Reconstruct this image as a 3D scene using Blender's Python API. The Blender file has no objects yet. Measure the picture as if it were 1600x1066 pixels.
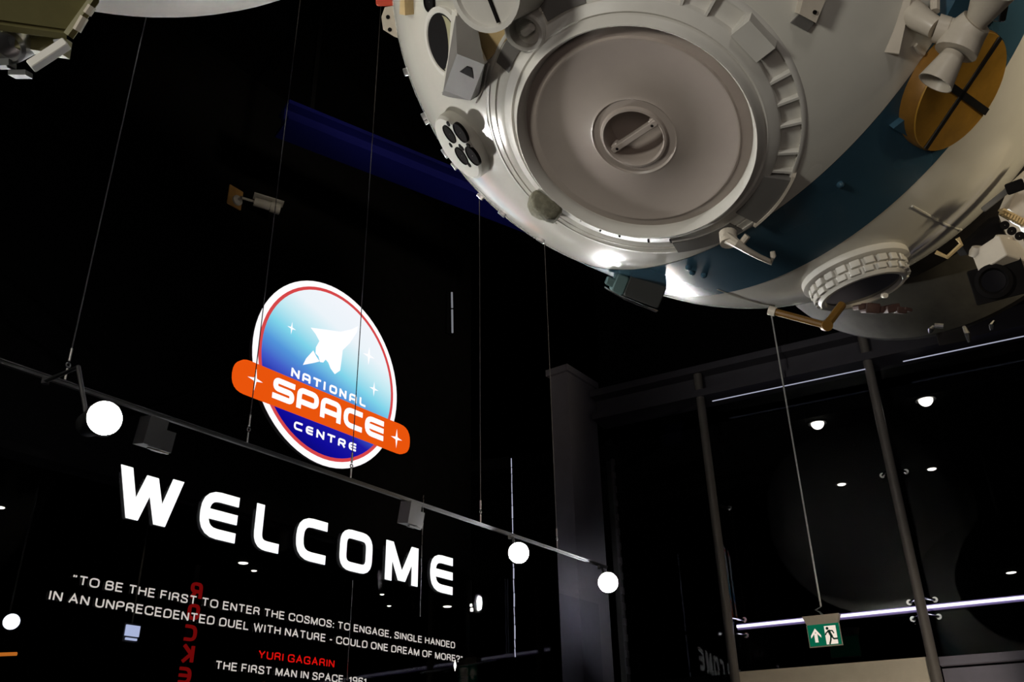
import bpy, bmesh, math, random
from mathutils import Vector, Matrix
random.seed(4)
sc = bpy.context.scene
COL = sc.collection
V = Vector
# ------------------------------------------------------------------ camera
EYE = V((0, 0, 1.6))
F_PX, PITCH, ROLL = 1406.95, 0.467503, -0.02174
_f = V((0, math.cos(PITCH), math.sin(PITCH)))
_u0 = V((0, -math.sin(PITCH), math.cos(PITCH)))
_r0 = V((1, 0, 0))
CR = _r0 * math.cos(ROLL) + _u0 * math.sin(ROLL)
CU = _u0 * math.cos(ROLL) - _r0 * math.sin(ROLL)
CF = _f
cam_d = bpy.data.cameras.new('camera')
cam_d.sensor_width = 36.0
cam_d.lens = F_PX / 1600 * 36.0
cam_d.clip_end = 200
cam = bpy.data.objects.new('camera', cam_d)
cam.matrix_world = Matrix(((CR.x, CU.x, -CF.x, EYE.x), (CR.y, CU.y, -CF.y, EYE.y), (CR.z, CU.z, -CF.z, EYE.z), (0, 0, 0, 1)))
COL.objects.link(cam)
sc.camera = cam
# ------------------------------------------------------------------ view, world
sc.view_settings.view_transform = 'Standard'
sc.view_settings.look = 'None'
sc.view_settings.exposure = 0.0
sc.view_settings.gamma = 1.0
sc.view_settings.use_curve_mapping = False
w = bpy.data.worlds.new('night'); sc.world = w; w.use_nodes = True
w.node_tree.nodes['Background'].inputs[0].default_value = (0.02, 0.022, 0.035, 1)
w.node_tree.nodes['Background'].inputs[1].default_value = 0.02


def lamp(name, kind, loc, target, energy, color, size=0.3, angle=60, blend=0.6):
    l = bpy.data.lights.new(name, kind)
    l.energy = energy; l.color = color
    if kind == 'SPOT':
        l.spot_size = math.radians(angle); l.spot_blend = blend; l.shadow_soft_size = size
    elif kind == 'AREA':
        l.size = size
    else:
        l.shadow_soft_size = size
    o = bpy.data.objects.new(name, l)
    o.location = loc
    o.rotation_euler = (V(target) - V(loc)).to_track_quat('-Z', 'Y').to_euler()
    COL.objects.link(o)
    return o


# unseen hall spotlights behind and beside the visitor, then added fill lamps
lamp('hall_spot', 'SPOT', (-4.4, -2.4, 1.9), (0.2, 2.0, 3.9), 590, (1.0, 0.97, 0.88), 0.55, 40)
lamp('hall_spot', 'SPOT', (0.6, -5.0, 4.6), (0.8, 2.2, 4.4), 190, (1.0, 0.95, 0.90), 0.6, 38)
lamp('hall_spot', 'SPOT', (5.6, -1.6, 3.0), (2.1, 2.8, 4.3), 1900, (1.0, 0.84, 0.58), 0.5, 30)
lamp('hatch_fill', 'SPOT', (-0.6, -2.6, 0.5), (0.6, 2.0, 3.3), 70, (1.0, 0.84, 0.76), 0.7, 42)  # low lamp added to brighten the hatch from below
lamp('globe_fill', 'SPOT', (-4.2, -2.2, 2.4), (-1.5, 1.8, 5.8), 5200, (1.0, 0.95, 0.85), 0.2, 36)  # lamp added to whiten the globe, no fixture
lamp('sill_fill', 'SPOT', (3.4, 6.6, 1.0), (3.3, 9.0, 2.6), 90, (1.0, 0.88, 0.70), 0.1, 58)  # warm lamp added to light the sill, post and canopy

# ------------------------------------------------------------------ point finding helpers
TH1, TH2 = math.radians(54.837), math.radians(151.0575)
D1 = V((math.cos(TH1), math.sin(TH1), 0)); N1 = V((-math.sin(TH1), math.cos(TH1), 0))   # welcome screen: along, away
D2 = V((-math.cos(TH2), -math.sin(TH2), 0)); N2 = V((0.4839, 0.8751, 0)).normalized()     # window wall: along (to the right), away
Z = V((0, 0, 1))


def ray(u, v):
    return (CR * ((u - 800) / F_PX) - CU * ((v - 533) / F_PX) + CF).normalized()


def on1(u, v, off):
    d = ray(u, v); return EYE + d * (off / d.dot(N1))


def on2(u, v, off):
    d = ray(u, v); return EYE + d * (off / d.dot(N2))


def onz(u, v, z):
    d = ray(u, v); return EYE + d * ((z - EYE.z) / d.z)


def atd(u, v, dist):
    return EYE + ray(u, v) * dist


def P1(s, off, z):       # along the welcome screen, distance from eye, world height
    p = D1 * s + N1 * off; return V((p.x, p.y, z))


def P2(s, off, z):
    p = D2 * s + N2 * off; return V((p.x, p.y, z))


def s1(p): return p.dot(D1)
def s2(p): return p.dot(D2)


# ------------------------------------------------------------------ materials
def mat(name, color, rough=0.5, metal=0.0, var=0.0, scale=8.0, bump=0.0, coat=0.0, rvar=0.0, spec=0.5):
    m = bpy.data.materials.new(name); m.use_nodes = True
    nt = m.node_tree; b = nt.nodes['Principled BSDF']
    b.inputs['Base Color'].default_value = (*color, 1)
    b.inputs['Roughness'].default_value = rough
    b.inputs['Metallic'].default_value = metal
    b.inputs['Specular IOR Level'].default_value = spec
    if coat:
        b.inputs['Coat Weight'].default_value = coat
        b.inputs['Coat Roughness'].default_value = 0.07
    tc = nt.nodes.new('ShaderNodeTexCoord')
    nz = nt.nodes.new('ShaderNodeTexNoise'); nz.inputs['Scale'].default_value = scale
    nz.inputs['Detail'].default_value = 5; nz.inputs['Roughness'].default_value = 0.6
    nt.links.new(tc.outputs['Object'], nz.inputs['Vector'])
    r = nt.nodes.new('ShaderNodeMapRange')
    r.inputs[1].default_value = 0.3; r.inputs[2].default_value = 0.7
    r.inputs[3].default_value = 1 - var; r.inputs[4].default_value = 1 + var * 0.5
    nt.links.new(nz.outputs['Fac'], r.inputs[0])
    mx = nt.nodes.new('ShaderNodeVectorMath'); mx.operation = 'SCALE'
    mx.inputs[0].default_value = color
    nt.links.new(r.outputs[0], mx.inputs['Scale'])
    nt.links.new(mx.outputs[0], b.inputs['Base Color'])
    if rvar:
        rr = nt.nodes.new('ShaderNodeMapRange')
        rr.inputs[1].default_value = 0.3; rr.inputs[2].default_value = 0.7
        rr.inputs[3].default_value = max(0.02, rough - rvar); rr.inputs[4].default_value = rough + rvar
        n2 = nt.nodes.new('ShaderNodeTexNoise'); n2.inputs['Scale'].default_value = scale * 0.6; n2.inputs['Detail'].default_value = 3
        nt.links.new(tc.outputs['Object'], n2.inputs['Vector'])
        nt.links.new(n2.outputs['Fac'], rr.inputs[0]); nt.links.new(rr.outputs[0], b.inputs['Roughness'])
    if bump:
        bp = nt.nodes.new('ShaderNodeBump'); bp.inputs['Strength'].default_value = bump; bp.inputs['Distance'].default_value = 0.01
        nt.links.new(nz.outputs['Fac'], bp.inputs['Height']); nt.links.new(bp.outputs[0], b.inputs['Normal'])
    return m


def emit(name, color, strength=1.0, ramp=None):
    m = bpy.data.materials.new(name); m.use_nodes = True
    nt = m.node_tree; nt.nodes.clear()
    e = nt.nodes.new('ShaderNodeEmission'); o = nt.nodes.new('ShaderNodeOutputMaterial')
    e.inputs[0].default_value = (*color, 1); e.inputs[1].default_value = strength
    nt.links.new(e.outputs[0], o.inputs[0])
    return m


def srgb(r, g, b):
    def c(x):
        x /= 255; return x / 12.92 if x <= 0.04045 else ((x + 0.055) / 1.055) ** 2.4
    return (c(r), c(g), c(b))


def glass(name, tint, refl):
    m = bpy.data.materials.new(name); m.use_nodes = True
    nt = m.node_tree; nt.nodes.clear()
    t = nt.nodes.new('ShaderNodeBsdfTransparent'); t.inputs[0].default_value = (*tint, 1)
    g = nt.nodes.new('ShaderNodeBsdfGlossy'); g.inputs['Roughness'].default_value = 0.02
    mx = nt.nodes.new('ShaderNodeMixShader'); mx.inputs[0].default_value = refl
    o = nt.nodes.new('ShaderNodeOutputMaterial')
    nt.links.new(t.outputs[0], mx.inputs[1]); nt.links.new(g.outputs[0], mx.inputs[2]); nt.links.new(mx.outputs[0], o.inputs[0])
    return m


M = dict(
    black=mat('black_paint', (0.0028, 0.0028, 0.0034), 0.85, var=0.3, spec=0.05),
    floor=mat('dark_floor', (0.03, 0.03, 0.032), 0.5, var=0.2),
    soffit=mat('soffit_paint', (0.002, 0.002, 0.0025), 0.9, spec=0.1),
    bluebeam=mat('blue_lit_tint', (0.002, 0.003, 0.085), 0.6, spec=0.2),
    column=mat('column_paint', (0.19, 0.18, 0.23), 0.6, var=0.06),
    frame=mat('window_frame', (0.06, 0.056, 0.07), 0.45, var=0.1),
    sill=mat('sill_panel', (0.62, 0.55, 0.44), 0.4, var=0.06),
    post=mat('post_steel', (0.20, 0.18, 0.165), 0.45, 0.2, var=0.08),
    steel=mat('steel', (0.55, 0.55, 0.56), 0.3, 0.9, var=0.1),
    wire=mat('wire_steel', (0.15, 0.15, 0.165), 0.4, 0.4),
    whitewire=mat('white_cable', (0.85, 0.85, 0.82), 0.5),
    dark=mat('dark_metal', (0.03, 0.03, 0.033), 0.5, 0.2, var=0.2),
    fixture=mat('lamp_body', (0.10, 0.10, 0.11), 0.45, 0.2, var=0.1),
    hull=mat('hull_paint', (0.66, 0.64, 0.57), 0.22, var=0.10, scale=2.2, bump=0.06, rvar=0.06, spec=0.6, coat=0.6),
    hatch=mat('hatch_paint', (0.39, 0.335, 0.295), 0.42, var=0.10, scale=3.5, bump=0.04, rvar=0.08),
    ring=mat('ring_paint', (0.62, 0.60, 0.55), 0.40, var=0.08, scale=6, bump=0.03, spec=0.35),
    matte=mat('matte_paint', (0.58, 0.57, 0.51), 0.65, var=0.06, scale=6, spec=0.15),
    grey=mat('grey_plate', (0.15, 0.142, 0.132), 0.6, var=0.08, spec=0.15),
    dgrey=mat('dark_grey_plate', (0.03, 0.032, 0.03), 0.6, var=0.08),
    blue=mat('band_blue', (0.035, 0.085, 0.125), 0.24, var=0.12, scale=3, bump=0.04, rvar=0.05),
    gold=mat('gold_foil', (0.50, 0.26, 0.035), 0.42, 0.15, var=0.35, scale=7, bump=0.25),
    golddark=mat('gold_drum', (0.28, 0.13, 0.02), 0.45, 0.3, var=0.3),
    tape=mat('black_tape', (0.008, 0.008, 0.008), 0.5),
    cream=mat('cream_paint', (0.58, 0.52, 0.43), 0.36, var=0.1, scale=12),
    ochre=mat('ochre_patch', (0.50, 0.36, 0.17), 0.6, var=0.2),
    void=mat('dark_hole', (0.008, 0.007, 0.007), 0.8, spec=0.05),
    lens=mat('black_glass', (0.006, 0.006, 0.008), 0.06, coat=0.5),
    foam=mat('foam', (0.22, 0.21, 0.15), 0.9, var=0.4, scale=30, bump=0.8),
    teal=mat('teal_paint', (0.10, 0.17, 0.17), 0.4, var=0.1),
    yellow=mat('yellow_rail', (0.16, 0.075, 0.006), 0.5, var=0.15),
    red=mat('red_cover', (0.5, 0.05, 0.02), 0.5),
    olive=mat('olive_panel', (0.20, 0.18, 0.07), 0.5, var=0.25, scale=6, bump=0.1),
    burnt=mat('descent_skin', (0.065, 0.06, 0.048), 0.7, var=0.5, scale=4, bump=0.1, spec=0.15),
    soot=mat('heat_shield', (0.009, 0.008, 0.008), 0.85, var=0.4, spec=0.05),
    rust=mat('rusty_brown', (0.05, 0.02, 0.014), 0.6, var=0.4, scale=20),
    white=mat('white_shell', (0.85, 0.82, 0.76), 0.5, var=0.03),
    wood=mat('wood_block', (0.50, 0.27, 0.09), 0.6, var=0.25, scale=10),
    camera=mat('camera_grey', (0.62, 0.61, 0.60), 0.4),
    chrome=mat('chrome', (0.8, 0.8, 0.82), 0.15, 1.0),
    glass=glass('dark_glass', (0.93, 0.94, 0.96), 0.012),
    e_white=emit('lit_white', (1, 1, 1), 1.25),
    e_lamp=emit('lamp_light', (1.0, 0.99, 0.96), 1100.0),
    e_text=emit('lit_text', srgb(196, 190, 184), 1.0),
    e_red=emit('lit_red', srgb(205, 16, 12), 1.0),
    e_dimred=emit('dim_red', srgb(112, 8, 8), 1.0),
    e_led=emit('led_line', (0.86, 0.82, 1.0), 1.6),
    e_edge=emit('line_glow', (0.75, 0.78, 1.0), 0.5),
    e_warm=emit('downlight_warm', (1.0, 0.93, 0.80), 3.0),
    e_dim=emit('downlight_dim', (1.0, 0.93, 0.82), 0.25),
    e_gleam=emit('gleam_grey', (0.8, 0.82, 0.9), 0.22),
    e_screen=emit('screen_blue', srgb(190, 200, 235), 0.9),
    e_orange=emit('orange_tube', srgb(190, 105, 35), 1.0),
    e_signw=emit('sign_white', (1.0, 0.97, 1.0), 1.05),
    e_banner=emit('sign_orange', srgb(233, 84, 12), 1.0),
    e_signred=emit('sign_red', srgb(214, 70, 72), 1.0),
    green=emit('exit_green', srgb(8, 92, 66), 1.0),
    e_exit=emit('exit_white', srgb(236, 222, 206), 1.0),
)


def sign_gradient():
    """printed disc of the round sign: white at the top through pale cyan to violet blue"""
    m = bpy.data.materials.new('sign_gradient'); m.use_nodes = True
    nt = m.node_tree; nt.nodes.clear()
    tc = nt.nodes.new('ShaderNodeTexCoord'); sp = nt.nodes.new('ShaderNodeSeparateXYZ')
    nt.links.new(tc.outputs['UV'], sp.inputs[0])
    a = nt.nodes.new('ShaderNodeMath'); a.operation = 'MULTIPLY_ADD'; a.inputs[1].default_value = 0.28; 
    nt.links.new(sp.outputs[0], a.inputs[0]); nt.links.new(sp.outputs[1], a.inputs[2])
    mr = nt.nodes.new('ShaderNodeMapRange'); mr.inputs[1].default_value = -1.0; mr.inputs[2].default_value = 1.0
    nt.links.new(a.outputs[0], mr.inputs[0])
    cr = nt.nodes.new('ShaderNodeValToRGB'); e = cr.color_ramp.elements
    stops = [(0.0, srgb(10, 8, 110)), (0.10, srgb(14, 10, 150)), (0.24, srgb(30, 26, 165)), (0.33, srgb(66, 92, 200)), (0.43, srgb(84, 150, 218)),
             (0.54, srgb(128, 212, 234)), (0.66, srgb(196, 234, 243)), (0.78, srgb(236, 244, 250)), (1.0, srgb(244, 246, 252))]
    while len(e) < len(stops): e.new(0.5)
    for k, (p, c) in enumerate(stops): e[k].position = p; e[k].color = (*c, 1)
    nt.links.new(mr.outputs[0], cr.inputs[0])
    em = nt.nodes.new('ShaderNodeEmission'); o = nt.nodes.new('ShaderNodeOutputMaterial')
    nt.links.new(cr.outputs[0], em.inputs[0]); nt.links.new(em.outputs[0], o.inputs[0])
    return m


M['e_grad'] = sign_gradient()


# ------------------------------------------------------------------ mesh builder
def frame(origin, z, xh=None):
    z = V(z).normalized()
    if xh is None: xh = CR
    x = V(xh) - z * V(xh).dot(z)
    if x.length < 1e-4:
        x = V((0, 1, 0)) - z * z.y
    x.normalize(); y = z.cross(x)
    return Matrix(((x.x, y.x, z.x, origin[0]), (x.y, y.y, z.y, origin[1]), (x.z, y.z, z.z, origin[2]), (0, 0, 0, 1)))


I4 = Matrix.Identity(4)


class MB:
    def __init__(s): s.v = []; s.f = []; s.m = []; s.uv = None
    def add(s, vs, fs, mi=0):
        o = len(s.v); s.v += [V(p) for p in vs]
        for f in fs: s.f.append([o + i for i in f]); s.m.append(mi)
        return s
    def box(s, c, d, T=I4, mi=0, taper=1.0):
        x, y, z = d[0] / 2, d[1] / 2, d[2] / 2; t = taper
        p = [(-x, -y, -z), (x, -y, -z), (x, y, -z), (-x, y, -z), (-x * t, -y * t, z), (x * t, -y * t, z), (x * t, y * t, z), (-x * t, y * t, z)]
        return s.add([T @ (V(q) + V(c)) for q in p], [(3, 2, 1, 0), (4, 5, 6, 7), (0, 1, 5, 4), (1, 2, 6, 5), (2, 3, 7, 6), (3, 0, 4, 7)], mi)
    def rbox(s, c, d, r, T=I4, mi=0, n=4):
        """box with rounded plan corners and a small top chamfer"""
        x, y, z = d[0] / 2, d[1] / 2, d[2] / 2; r = min(r, x * .99, y * .99); ring = []
        for (sx, sy, a0) in ((1, 1, 0), (-1, 1, 90), (-1, -1, 180), (1, -1, 270)):
            for k in range(n + 1):
                a = math.radians(a0 + 90 * k / n); ring.append((sx * (x - r) + r * math.cos(a), sy * (y - r) + r * math.sin(a)))
        ch = min(r * .4, z * .5)
        return s.loft([[V((p[0], p[1], -z)) for p in ring], [V((p[0], p[1], z - ch)) for p in ring],
                       [V((p[0] * (1 - ch / x), p[1] * (1 - ch / y), z)) for p in ring]], T @ Matrix.Translation(c), mi)
    def loft(s, rings, T=I4, mi=0, cap=(True, True), closed=True):
        n = len(rings[0]); o = len(s.v)
        for r in rings: s.v += [T @ V(p) for p in r]
        for k in range(len(rings) - 1):
            for i in range(n if closed else n - 1):
                j = (i + 1) % n
                s.f.append([o + k * n + i, o + k * n + j, o + (k + 1) * n + j, o + (k + 1) * n + i]); s.m.append(mi)
        if cap[0]: s.f.append([o + i for i in reversed(range(n))]); s.m.append(mi)
        if cap[1]: s.f.append([o + (len(rings) - 1) * n + i for i in range(n)]); s.m.append(mi)
        return s
    def lathe(s, prof, T=I4, mi=0, seg=48, a0=0, a1=360, cap=False):
        """profile of (radius, z) turned about z"""
        full = abs(a1 - a0) >= 359.99
        n = seg if full else seg + 1; o = len(s.v)
        for (r, z) in prof:
            for k in range(n):
                a = math.radians(a0 + (a1 - a0) * k / seg); s.v.append(T @ V((r * math.cos(a), r * math.sin(a), z)))
        for q in range(len(prof) - 1):
            for k in range(n if full else n - 1):
                j = (k + 1) % n
                s.f.append([o + q * n + k, o + q * n + j, o + (q + 1) * n + j, o + (q + 1) * n + k]); s.m.append(mi)
        if cap and full:
            s.f.append([o + k for k in reversed(range(n))]); s.m.append(mi)
            s.f.append([o + (len(prof) - 1) * n + k for k in range(n)]); s.m.append(mi)
        if cap and not full:
            s.f.append([o + q * n for q in range(len(prof))]); s.m.append(mi)
            s.f.append([o + q * n + n - 1 for q in reversed(range(len(prof)))]); s.m.append(mi)
        return s
    def cyl(s, r, z0, z1, T=I4, mi=0, seg=24, r2=None):
        r2 = r if r2 is None else r2
        return s.lathe([(r, z0), (r2, z1)], T, mi, seg, cap=True)
    def tube(s, pts, r, mi=0, seg=8, cap=True):
        pts = [V(p) for p in pts]; n = len(pts); rings = []
        rr = r if isinstance(r, (list, tuple)) else [r] * n
        prev = None
        for i, p in enumerate(pts):
            t = (pts[min(i + 1, n - 1)] - pts[max(i - 1, 0)]).normalized()
            if prev is None:
                a = t.orthogonal().normalized()
            else:
                a = (prev - t * prev.dot(t)).normalized()
            prev = a; b = t.cross(a)
            rings.append([p + (a * math.cos(2 * math.pi * k / seg) + b * math.sin(2 * math.pi * k / seg)) * rr[i] for k in range(seg)])
        return s.loft(rings, I4, mi, (cap, cap))
    def prism(s, top, bottom, mi=0):
        n = len(top)
        return s.loft([bottom, top], I4, mi)
    def ring_prism(s, outer, inner, depth, T=I4, mi=0):
        n = len(outer); o = len(s.v)
        for zz in (0, depth):
            for pl in (outer, inner):
                s.v += [T @ V((p[0], p[1], zz)) for p in pl]
        for i in range(n):
            j = (i + 1) % n
            A, B, C_, D = o, o + n, o + 2 * n, o + 3 * n
            for f in ((C_ + i, C_ + j, D + j, D + i), (A + j, A + i, B + i, B + j), (A + i, A + j, C_ + j, C_ + i), (B + j, B + i, D + i, D + j)):
                s.f.append(list(f)); s.m.append(mi)
        return s
    def build(s, name, mats, parent=None, smooth=32, fix=True, uvfun=None):
        me = bpy.data.meshes.new(name)
        if parent is not None:
            o0 = WORLD[parent.name]
        else:
            lo = V((min(p.x for p in s.v), min(p.y for p in s.v), min(p.z for p in s.v))); hi = V((max(p.x for p in s.v), max(p.y for p in s.v), max(p.z for p in s.v)))
            o0 = (lo + hi) / 2
        me.from_pydata([p - o0 for p in s.v], [], s.f)
        if not isinstance(mats, (list, tuple)): mats = [mats]
        for m_ in mats: me.materials.append(m_)
        for p, mi in zip(me.polygons, s.m): p.material_index = mi
        if fix:
            bm = bmesh.new(); bm.from_mesh(me)
            bmesh.ops.recalc_face_normals(bm, faces=bm.faces); bm.to_mesh(me); bm.free()
        if uvfun:
            uv = me.uv_layers.new(name='UVMap')
            for lp in me.loops: uv.data[lp.index].uv = uvfun(me.vertices[lp.vertex_index].co + o0)
        if smooth:
            for p in me.polygons: p.use_smooth = True
            me.set_sharp_from_angle(angle=math.radians(smooth))
        o = bpy.data.objects.new(name, me)
        COL.objects.link(o)
        if parent is not None:
            o.parent = parent; WORLD[o.name] = o0
        else:
            o.location = o0; WORLD[o.name] = o0
        return o


WORLD = {}


def tag(o, label, cat, group=None, kind=None):
    if label: o['label'] = label
    if cat: o['category'] = cat
    if group: o['group'] = group
    if kind: o['kind'] = kind
    return o


def lab(o, text): o['label'] = text; return o


def thing(name, loc, label, cat, group=None):
    o = bpy.data.objects.new(name, None); COL.objects.link(o)
    o.location = loc; o.empty_display_size = 0.1; WORLD[o.name] = V(loc)
    return tag(o, label, cat, group)


def struct(mb, name, m, **k):
    o = mb.build(name, m, **k); o['kind'] = 'structure'; return o


# ================================================================== setting
CZ = 8.6
mb = MB().box((1, 8, -0.1), (44, 50, 0.2)); struct(mb, 'floor', M['floor'])
mb = MB().box((1, 8, CZ + 0.1), (44, 50, 0.2)); struct(mb, 'ceiling', M['black'])
for nm, c, d in (('wall_left', (-21.1, 8, CZ / 2), (0.2, 50, CZ)), ('wall_right', (23.1, 8, CZ / 2), (0.2, 50, CZ)),
                 ('wall_back', (1, -17.1, CZ / 2), (44, 0.2, CZ)), ('wall_front', (1, 33.1, CZ / 2), (44, 0.2, CZ))):
    struct(MB().box(c, d), nm, M['black'])
T1 = Matrix(((D1.x, N1.x, 0, 0), (D1.y, N1.y, 0, 0), (0, 0, 1, 0), (0, 0, 0, 1)))      # (along, away, up)
T2 = Matrix(((D2.x, N2.x, 0, 0), (D2.y, N2.y, 0, 0), (0, 0, 1, 0), (0, 0, 0, 1)))

# welcome screen: dark glass panes, far bulkhead above and behind it
GO = 4.7
edges = [-6.0, 0.4, s1(on1(205, 900, GO)), s1(on1(430, 900, GO)), s1(on1(546, 900, GO)), s1(on1(657, 900, GO)), s1(on1(803, 900, GO)), 8.1]
mb = MB()
for a, b in zip(edges[:-1], edges[1:]):
    mb.box(((a + b) / 2, GO + 0.01, 1.66), (b - a - 0.012, 0.012, 3.3), T1)
struct(mb, 'window_1', M['glass'])
struct(MB().box((0.8, 6.6, 6.25), (15.0, 0.2, 4.7), T1), 'wall_bulkhead', M['black'])
# dark soffit of the rooms behind both glass walls, carrying the downlights
SZ = 5.2
sp = [P1(-9, 8.0, SZ), P1(7.9, 8.0, SZ), P2(-4.1, 9.55, SZ), P2(16, 9.55, SZ), V((22.5, 32, SZ)), V((-20, 32, SZ)), V((-20, 6, SZ))]
mb = MB(); mb.prism([p + Z * 0.15 for p in sp], sp); struct(mb, 'ceiling_soffit', M['soffit'])

# window wall
W2 = 9.19
xa = s2(on2(935, 640, W2)); xp1 = s2(on2(1127, 830, W2)); xp2 = s2(on2(1414, 820, W2)); xr = xp2 + (xp2 - xp1) * 3
zled = 3.06; zsill = 2.62; zb0, zb1 = 5.48, 5.84
mb = MB()
pe = [xa + 0.12, xp1, xp2, xp2 + (xp2 - xp1), xr]
for a, b in zip(pe[:-1], pe[1:]):
    for z0, z1 in ((zsill, zled - 0.02), (zled + 0.02, zb0)):
        mb.box(((a + b) / 2, W2 + 0.10, (z0 + z1) / 2), (b - a - 0.02, 0.012, z1 - z0), T2)
struct(mb, 'window_2', M['glass'])
mb = MB()
mb.box(((xa + xr) / 2, W2 + 0.05, (zb0 + zb1) / 2), (xr - xa, 0.22, zb1 - zb0 - 0.16), T2)
mb.box(((xa + xr) / 2, W2 - 0.03, zb1 - 0.04), (xr - xa, 0.40, 0.08), T2)
mb.box(((xa + xr) / 2, W2 - 0.03, zb0 + 0.04), (xr - xa, 0.36, 0.08), T2)
struct(mb, 'trim_1', M['frame'])
struct(MB().box(((xa + xr) / 2, W2 + 0.25, (zb1 + CZ) / 2 + 0.01), (xr - xa, 0.2, CZ - zb1), T2), 'wall_above_window', M['black'])
# sill panels under the glass
mb = MB().box(((xp1 + xp2) / 2, W2 + 0.0, zsill - 0.26), (xp2 - xp1, 0.26, 0.52), T2)
struct(mb, 'trim_2', M['sill'])
mb = MB().box(((xp2 + xr) / 2 + 0.02, W2 + 0.05, zsill - 0.035), (xr - xp2 - 0.04, 0.2, 0.07), T2)
mb.box(((xp2 + xr) / 2 + 0.02, W2 + 0.1, zsill - 0.34), (xr - xp2 - 0.04, 0.1, 0.5), T2)
struct(mb, 'trim_3', M['column'])
struct(MB().box(((xa + xp1) / 2, W2 + 0.1, zsill / 2), (xp1 - xa, 0.2, zsill), T2).box(((xp1 + xr) / 2, W2 + 0.1, (zsill - 0.6) / 2), (xr - xp1, 0.18, zsill - 0.6), T2), 'wall_below_window', M['black'])

# column in the corner
ca, cb = on1(898, 800, 4.95), on1(937, 800, 4.95)
cc = (ca + cb) / 2; cw = (cb - ca).length * 1.12
TC = Matrix(((D1.x, N1.x, 0, cc.x), (D1.y, N1.y, 0, cc.y), (0, 0, 1, 0), (0, 0, 0, 1)))
mb = MB().box((0, 0.1, 2.98), (cw, 0.24, 5.96), TC).box((-cw / 2 - 0.02, -0.03, 1.6), (0.05, 0.05, 3.2), TC)
mb.box((0.0, 0.1, 6.0), (cw + 0.08, 0.3, 0.08), TC)
struct(mb, 'column', M['column'])

# ceiling beam; the blue light falling on it is put into its colour
ba, bb = onz(440, 200, 6.9), onz(880, 372, 6.9)
bd = (bb - ba); L = bd.length; bd.normalize()
ba -= bd * 0.0
TB = frame((ba + bb) / 2, Z, bd)
r = thing('ceiling_beam', (ba + bb) / 2, 'dark steel beam with blue light put into its colour, slanting across the black upper hall left of the spacecraft', 'beam')
MB().box((0, 0, 0.02), (L, 0.30, 0.04), TB).box((0, 0, 0.12), (L, 0.05, 0.18), TB).box((0, 0, 0.22), (L, 0.24, 0.04), TB).build('girder', M['bluebeam'], r, smooth=0)
for q in (-0.42, 0.42): MB().box((L * q, 0, (0.24 + CZ - 6.9) / 2), (0.04, 0.04, CZ - 6.9 - 0.24), TB).build('hanger', M['black'], r, smooth=0)

# posts of the window wall with glazing fittings
for k, (x, lb) in enumerate(((xp1, 'slender grey post at the left edge of the large dark window, cable side'),
                             (xp2, 'slender beige-lit post in the middle of the large dark window, right of the exit sign'))):
    base = P2(x, W2 - 0.16, 0)
    r = thing('window_post', base, lb, 'post', None)
    T = Matrix.Translation(base)
    MB().cyl(0.046, 0, zb0 + 0.28, T, seg=20).build('pole', M['post'], r)
    TT = Matrix.Translation(base) @ Matrix(((D2.x, N2.x, 0, 0), (D2.y, N2.y, 0, 0), (0, 0, 1, 0), (0, 0, 0, 1)))
    for zz in (zled + 0.06, zled - 0.09, 4.26):
        for sx in (-1, 1):
            if k == 0 and sx < 0: continue
            if zz > 4 and k == 1: zz = 4.34
            f = MB().tube([TT @ V((sx * 0.03, 0.02, zz)), TT @ V((sx * 0.11, 0.2, zz))], 0.012, seg=8)
            f.cyl(0.026, -0.012, 0.012, frame(TT @ V((sx * 0.11, 0.2, zz)), N2), seg=14)
            f.build('glass_clamp', M['chrome'], r)

# lattice edging beside the column
lx = on1(958, 800, 5.05)
r = thing('perforated_strut', V((lx.x, lx.y, 0)), 'dark perforated strut standing just right of the grey column', 'strut')
TL = Matrix(((D2.x, N2.x, 0, lx.x), (D2.y, N2.y, 0, lx.y), (0, 0, 1, 0), (0, 0, 0, 1)))
mb = MB().box((0.0, 0.02, 2.73), (0.10, 0.02, 5.46), TL)
mb.build('back_strip', M['dark'], r, smooth=0)
prof = []
z = 0.2
while z < 5.3:
    prof += [(.045, z), (.066, z), (.066, z + .075), (.045, z + .075)]; z += 0.17
prof += [(.035, z), (.035, .2)]
mb = MB().loft([[TL @ V((p[0], -.05, p[1])) for p in prof], [TL @ V((p[0], .01, p[1])) for p in prof]])
mb.build('toothed_edge', M['frame'], r, smooth=0)

# LED line along the window
mb = MB(); mb.box(((xp1 + xr) / 2, W2 + 0.02, zled), (xr - xp1 - 0.06, 0.02, 0.024), T2, 0)
mb.box(((xp1 + xr) / 2, W2 + 0.045, zled - 0.004), (xr - xp1 - 0.06, 0.03, 0.055), T2, 1)
tag(mb.build('led_strip', [M['e_led'], mat('led_channel', (0.25, 0.2, 0.45), 0.4)], smooth=0), 'bright white LED line running across the big window above the sill', 'light strip')
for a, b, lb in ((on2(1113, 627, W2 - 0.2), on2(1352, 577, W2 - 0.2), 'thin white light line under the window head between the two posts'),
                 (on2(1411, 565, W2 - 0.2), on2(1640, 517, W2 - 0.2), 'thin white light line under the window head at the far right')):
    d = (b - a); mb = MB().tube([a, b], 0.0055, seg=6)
    tag(mb.build('light_line', M['e_edge']), lb, 'light strip')

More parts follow.
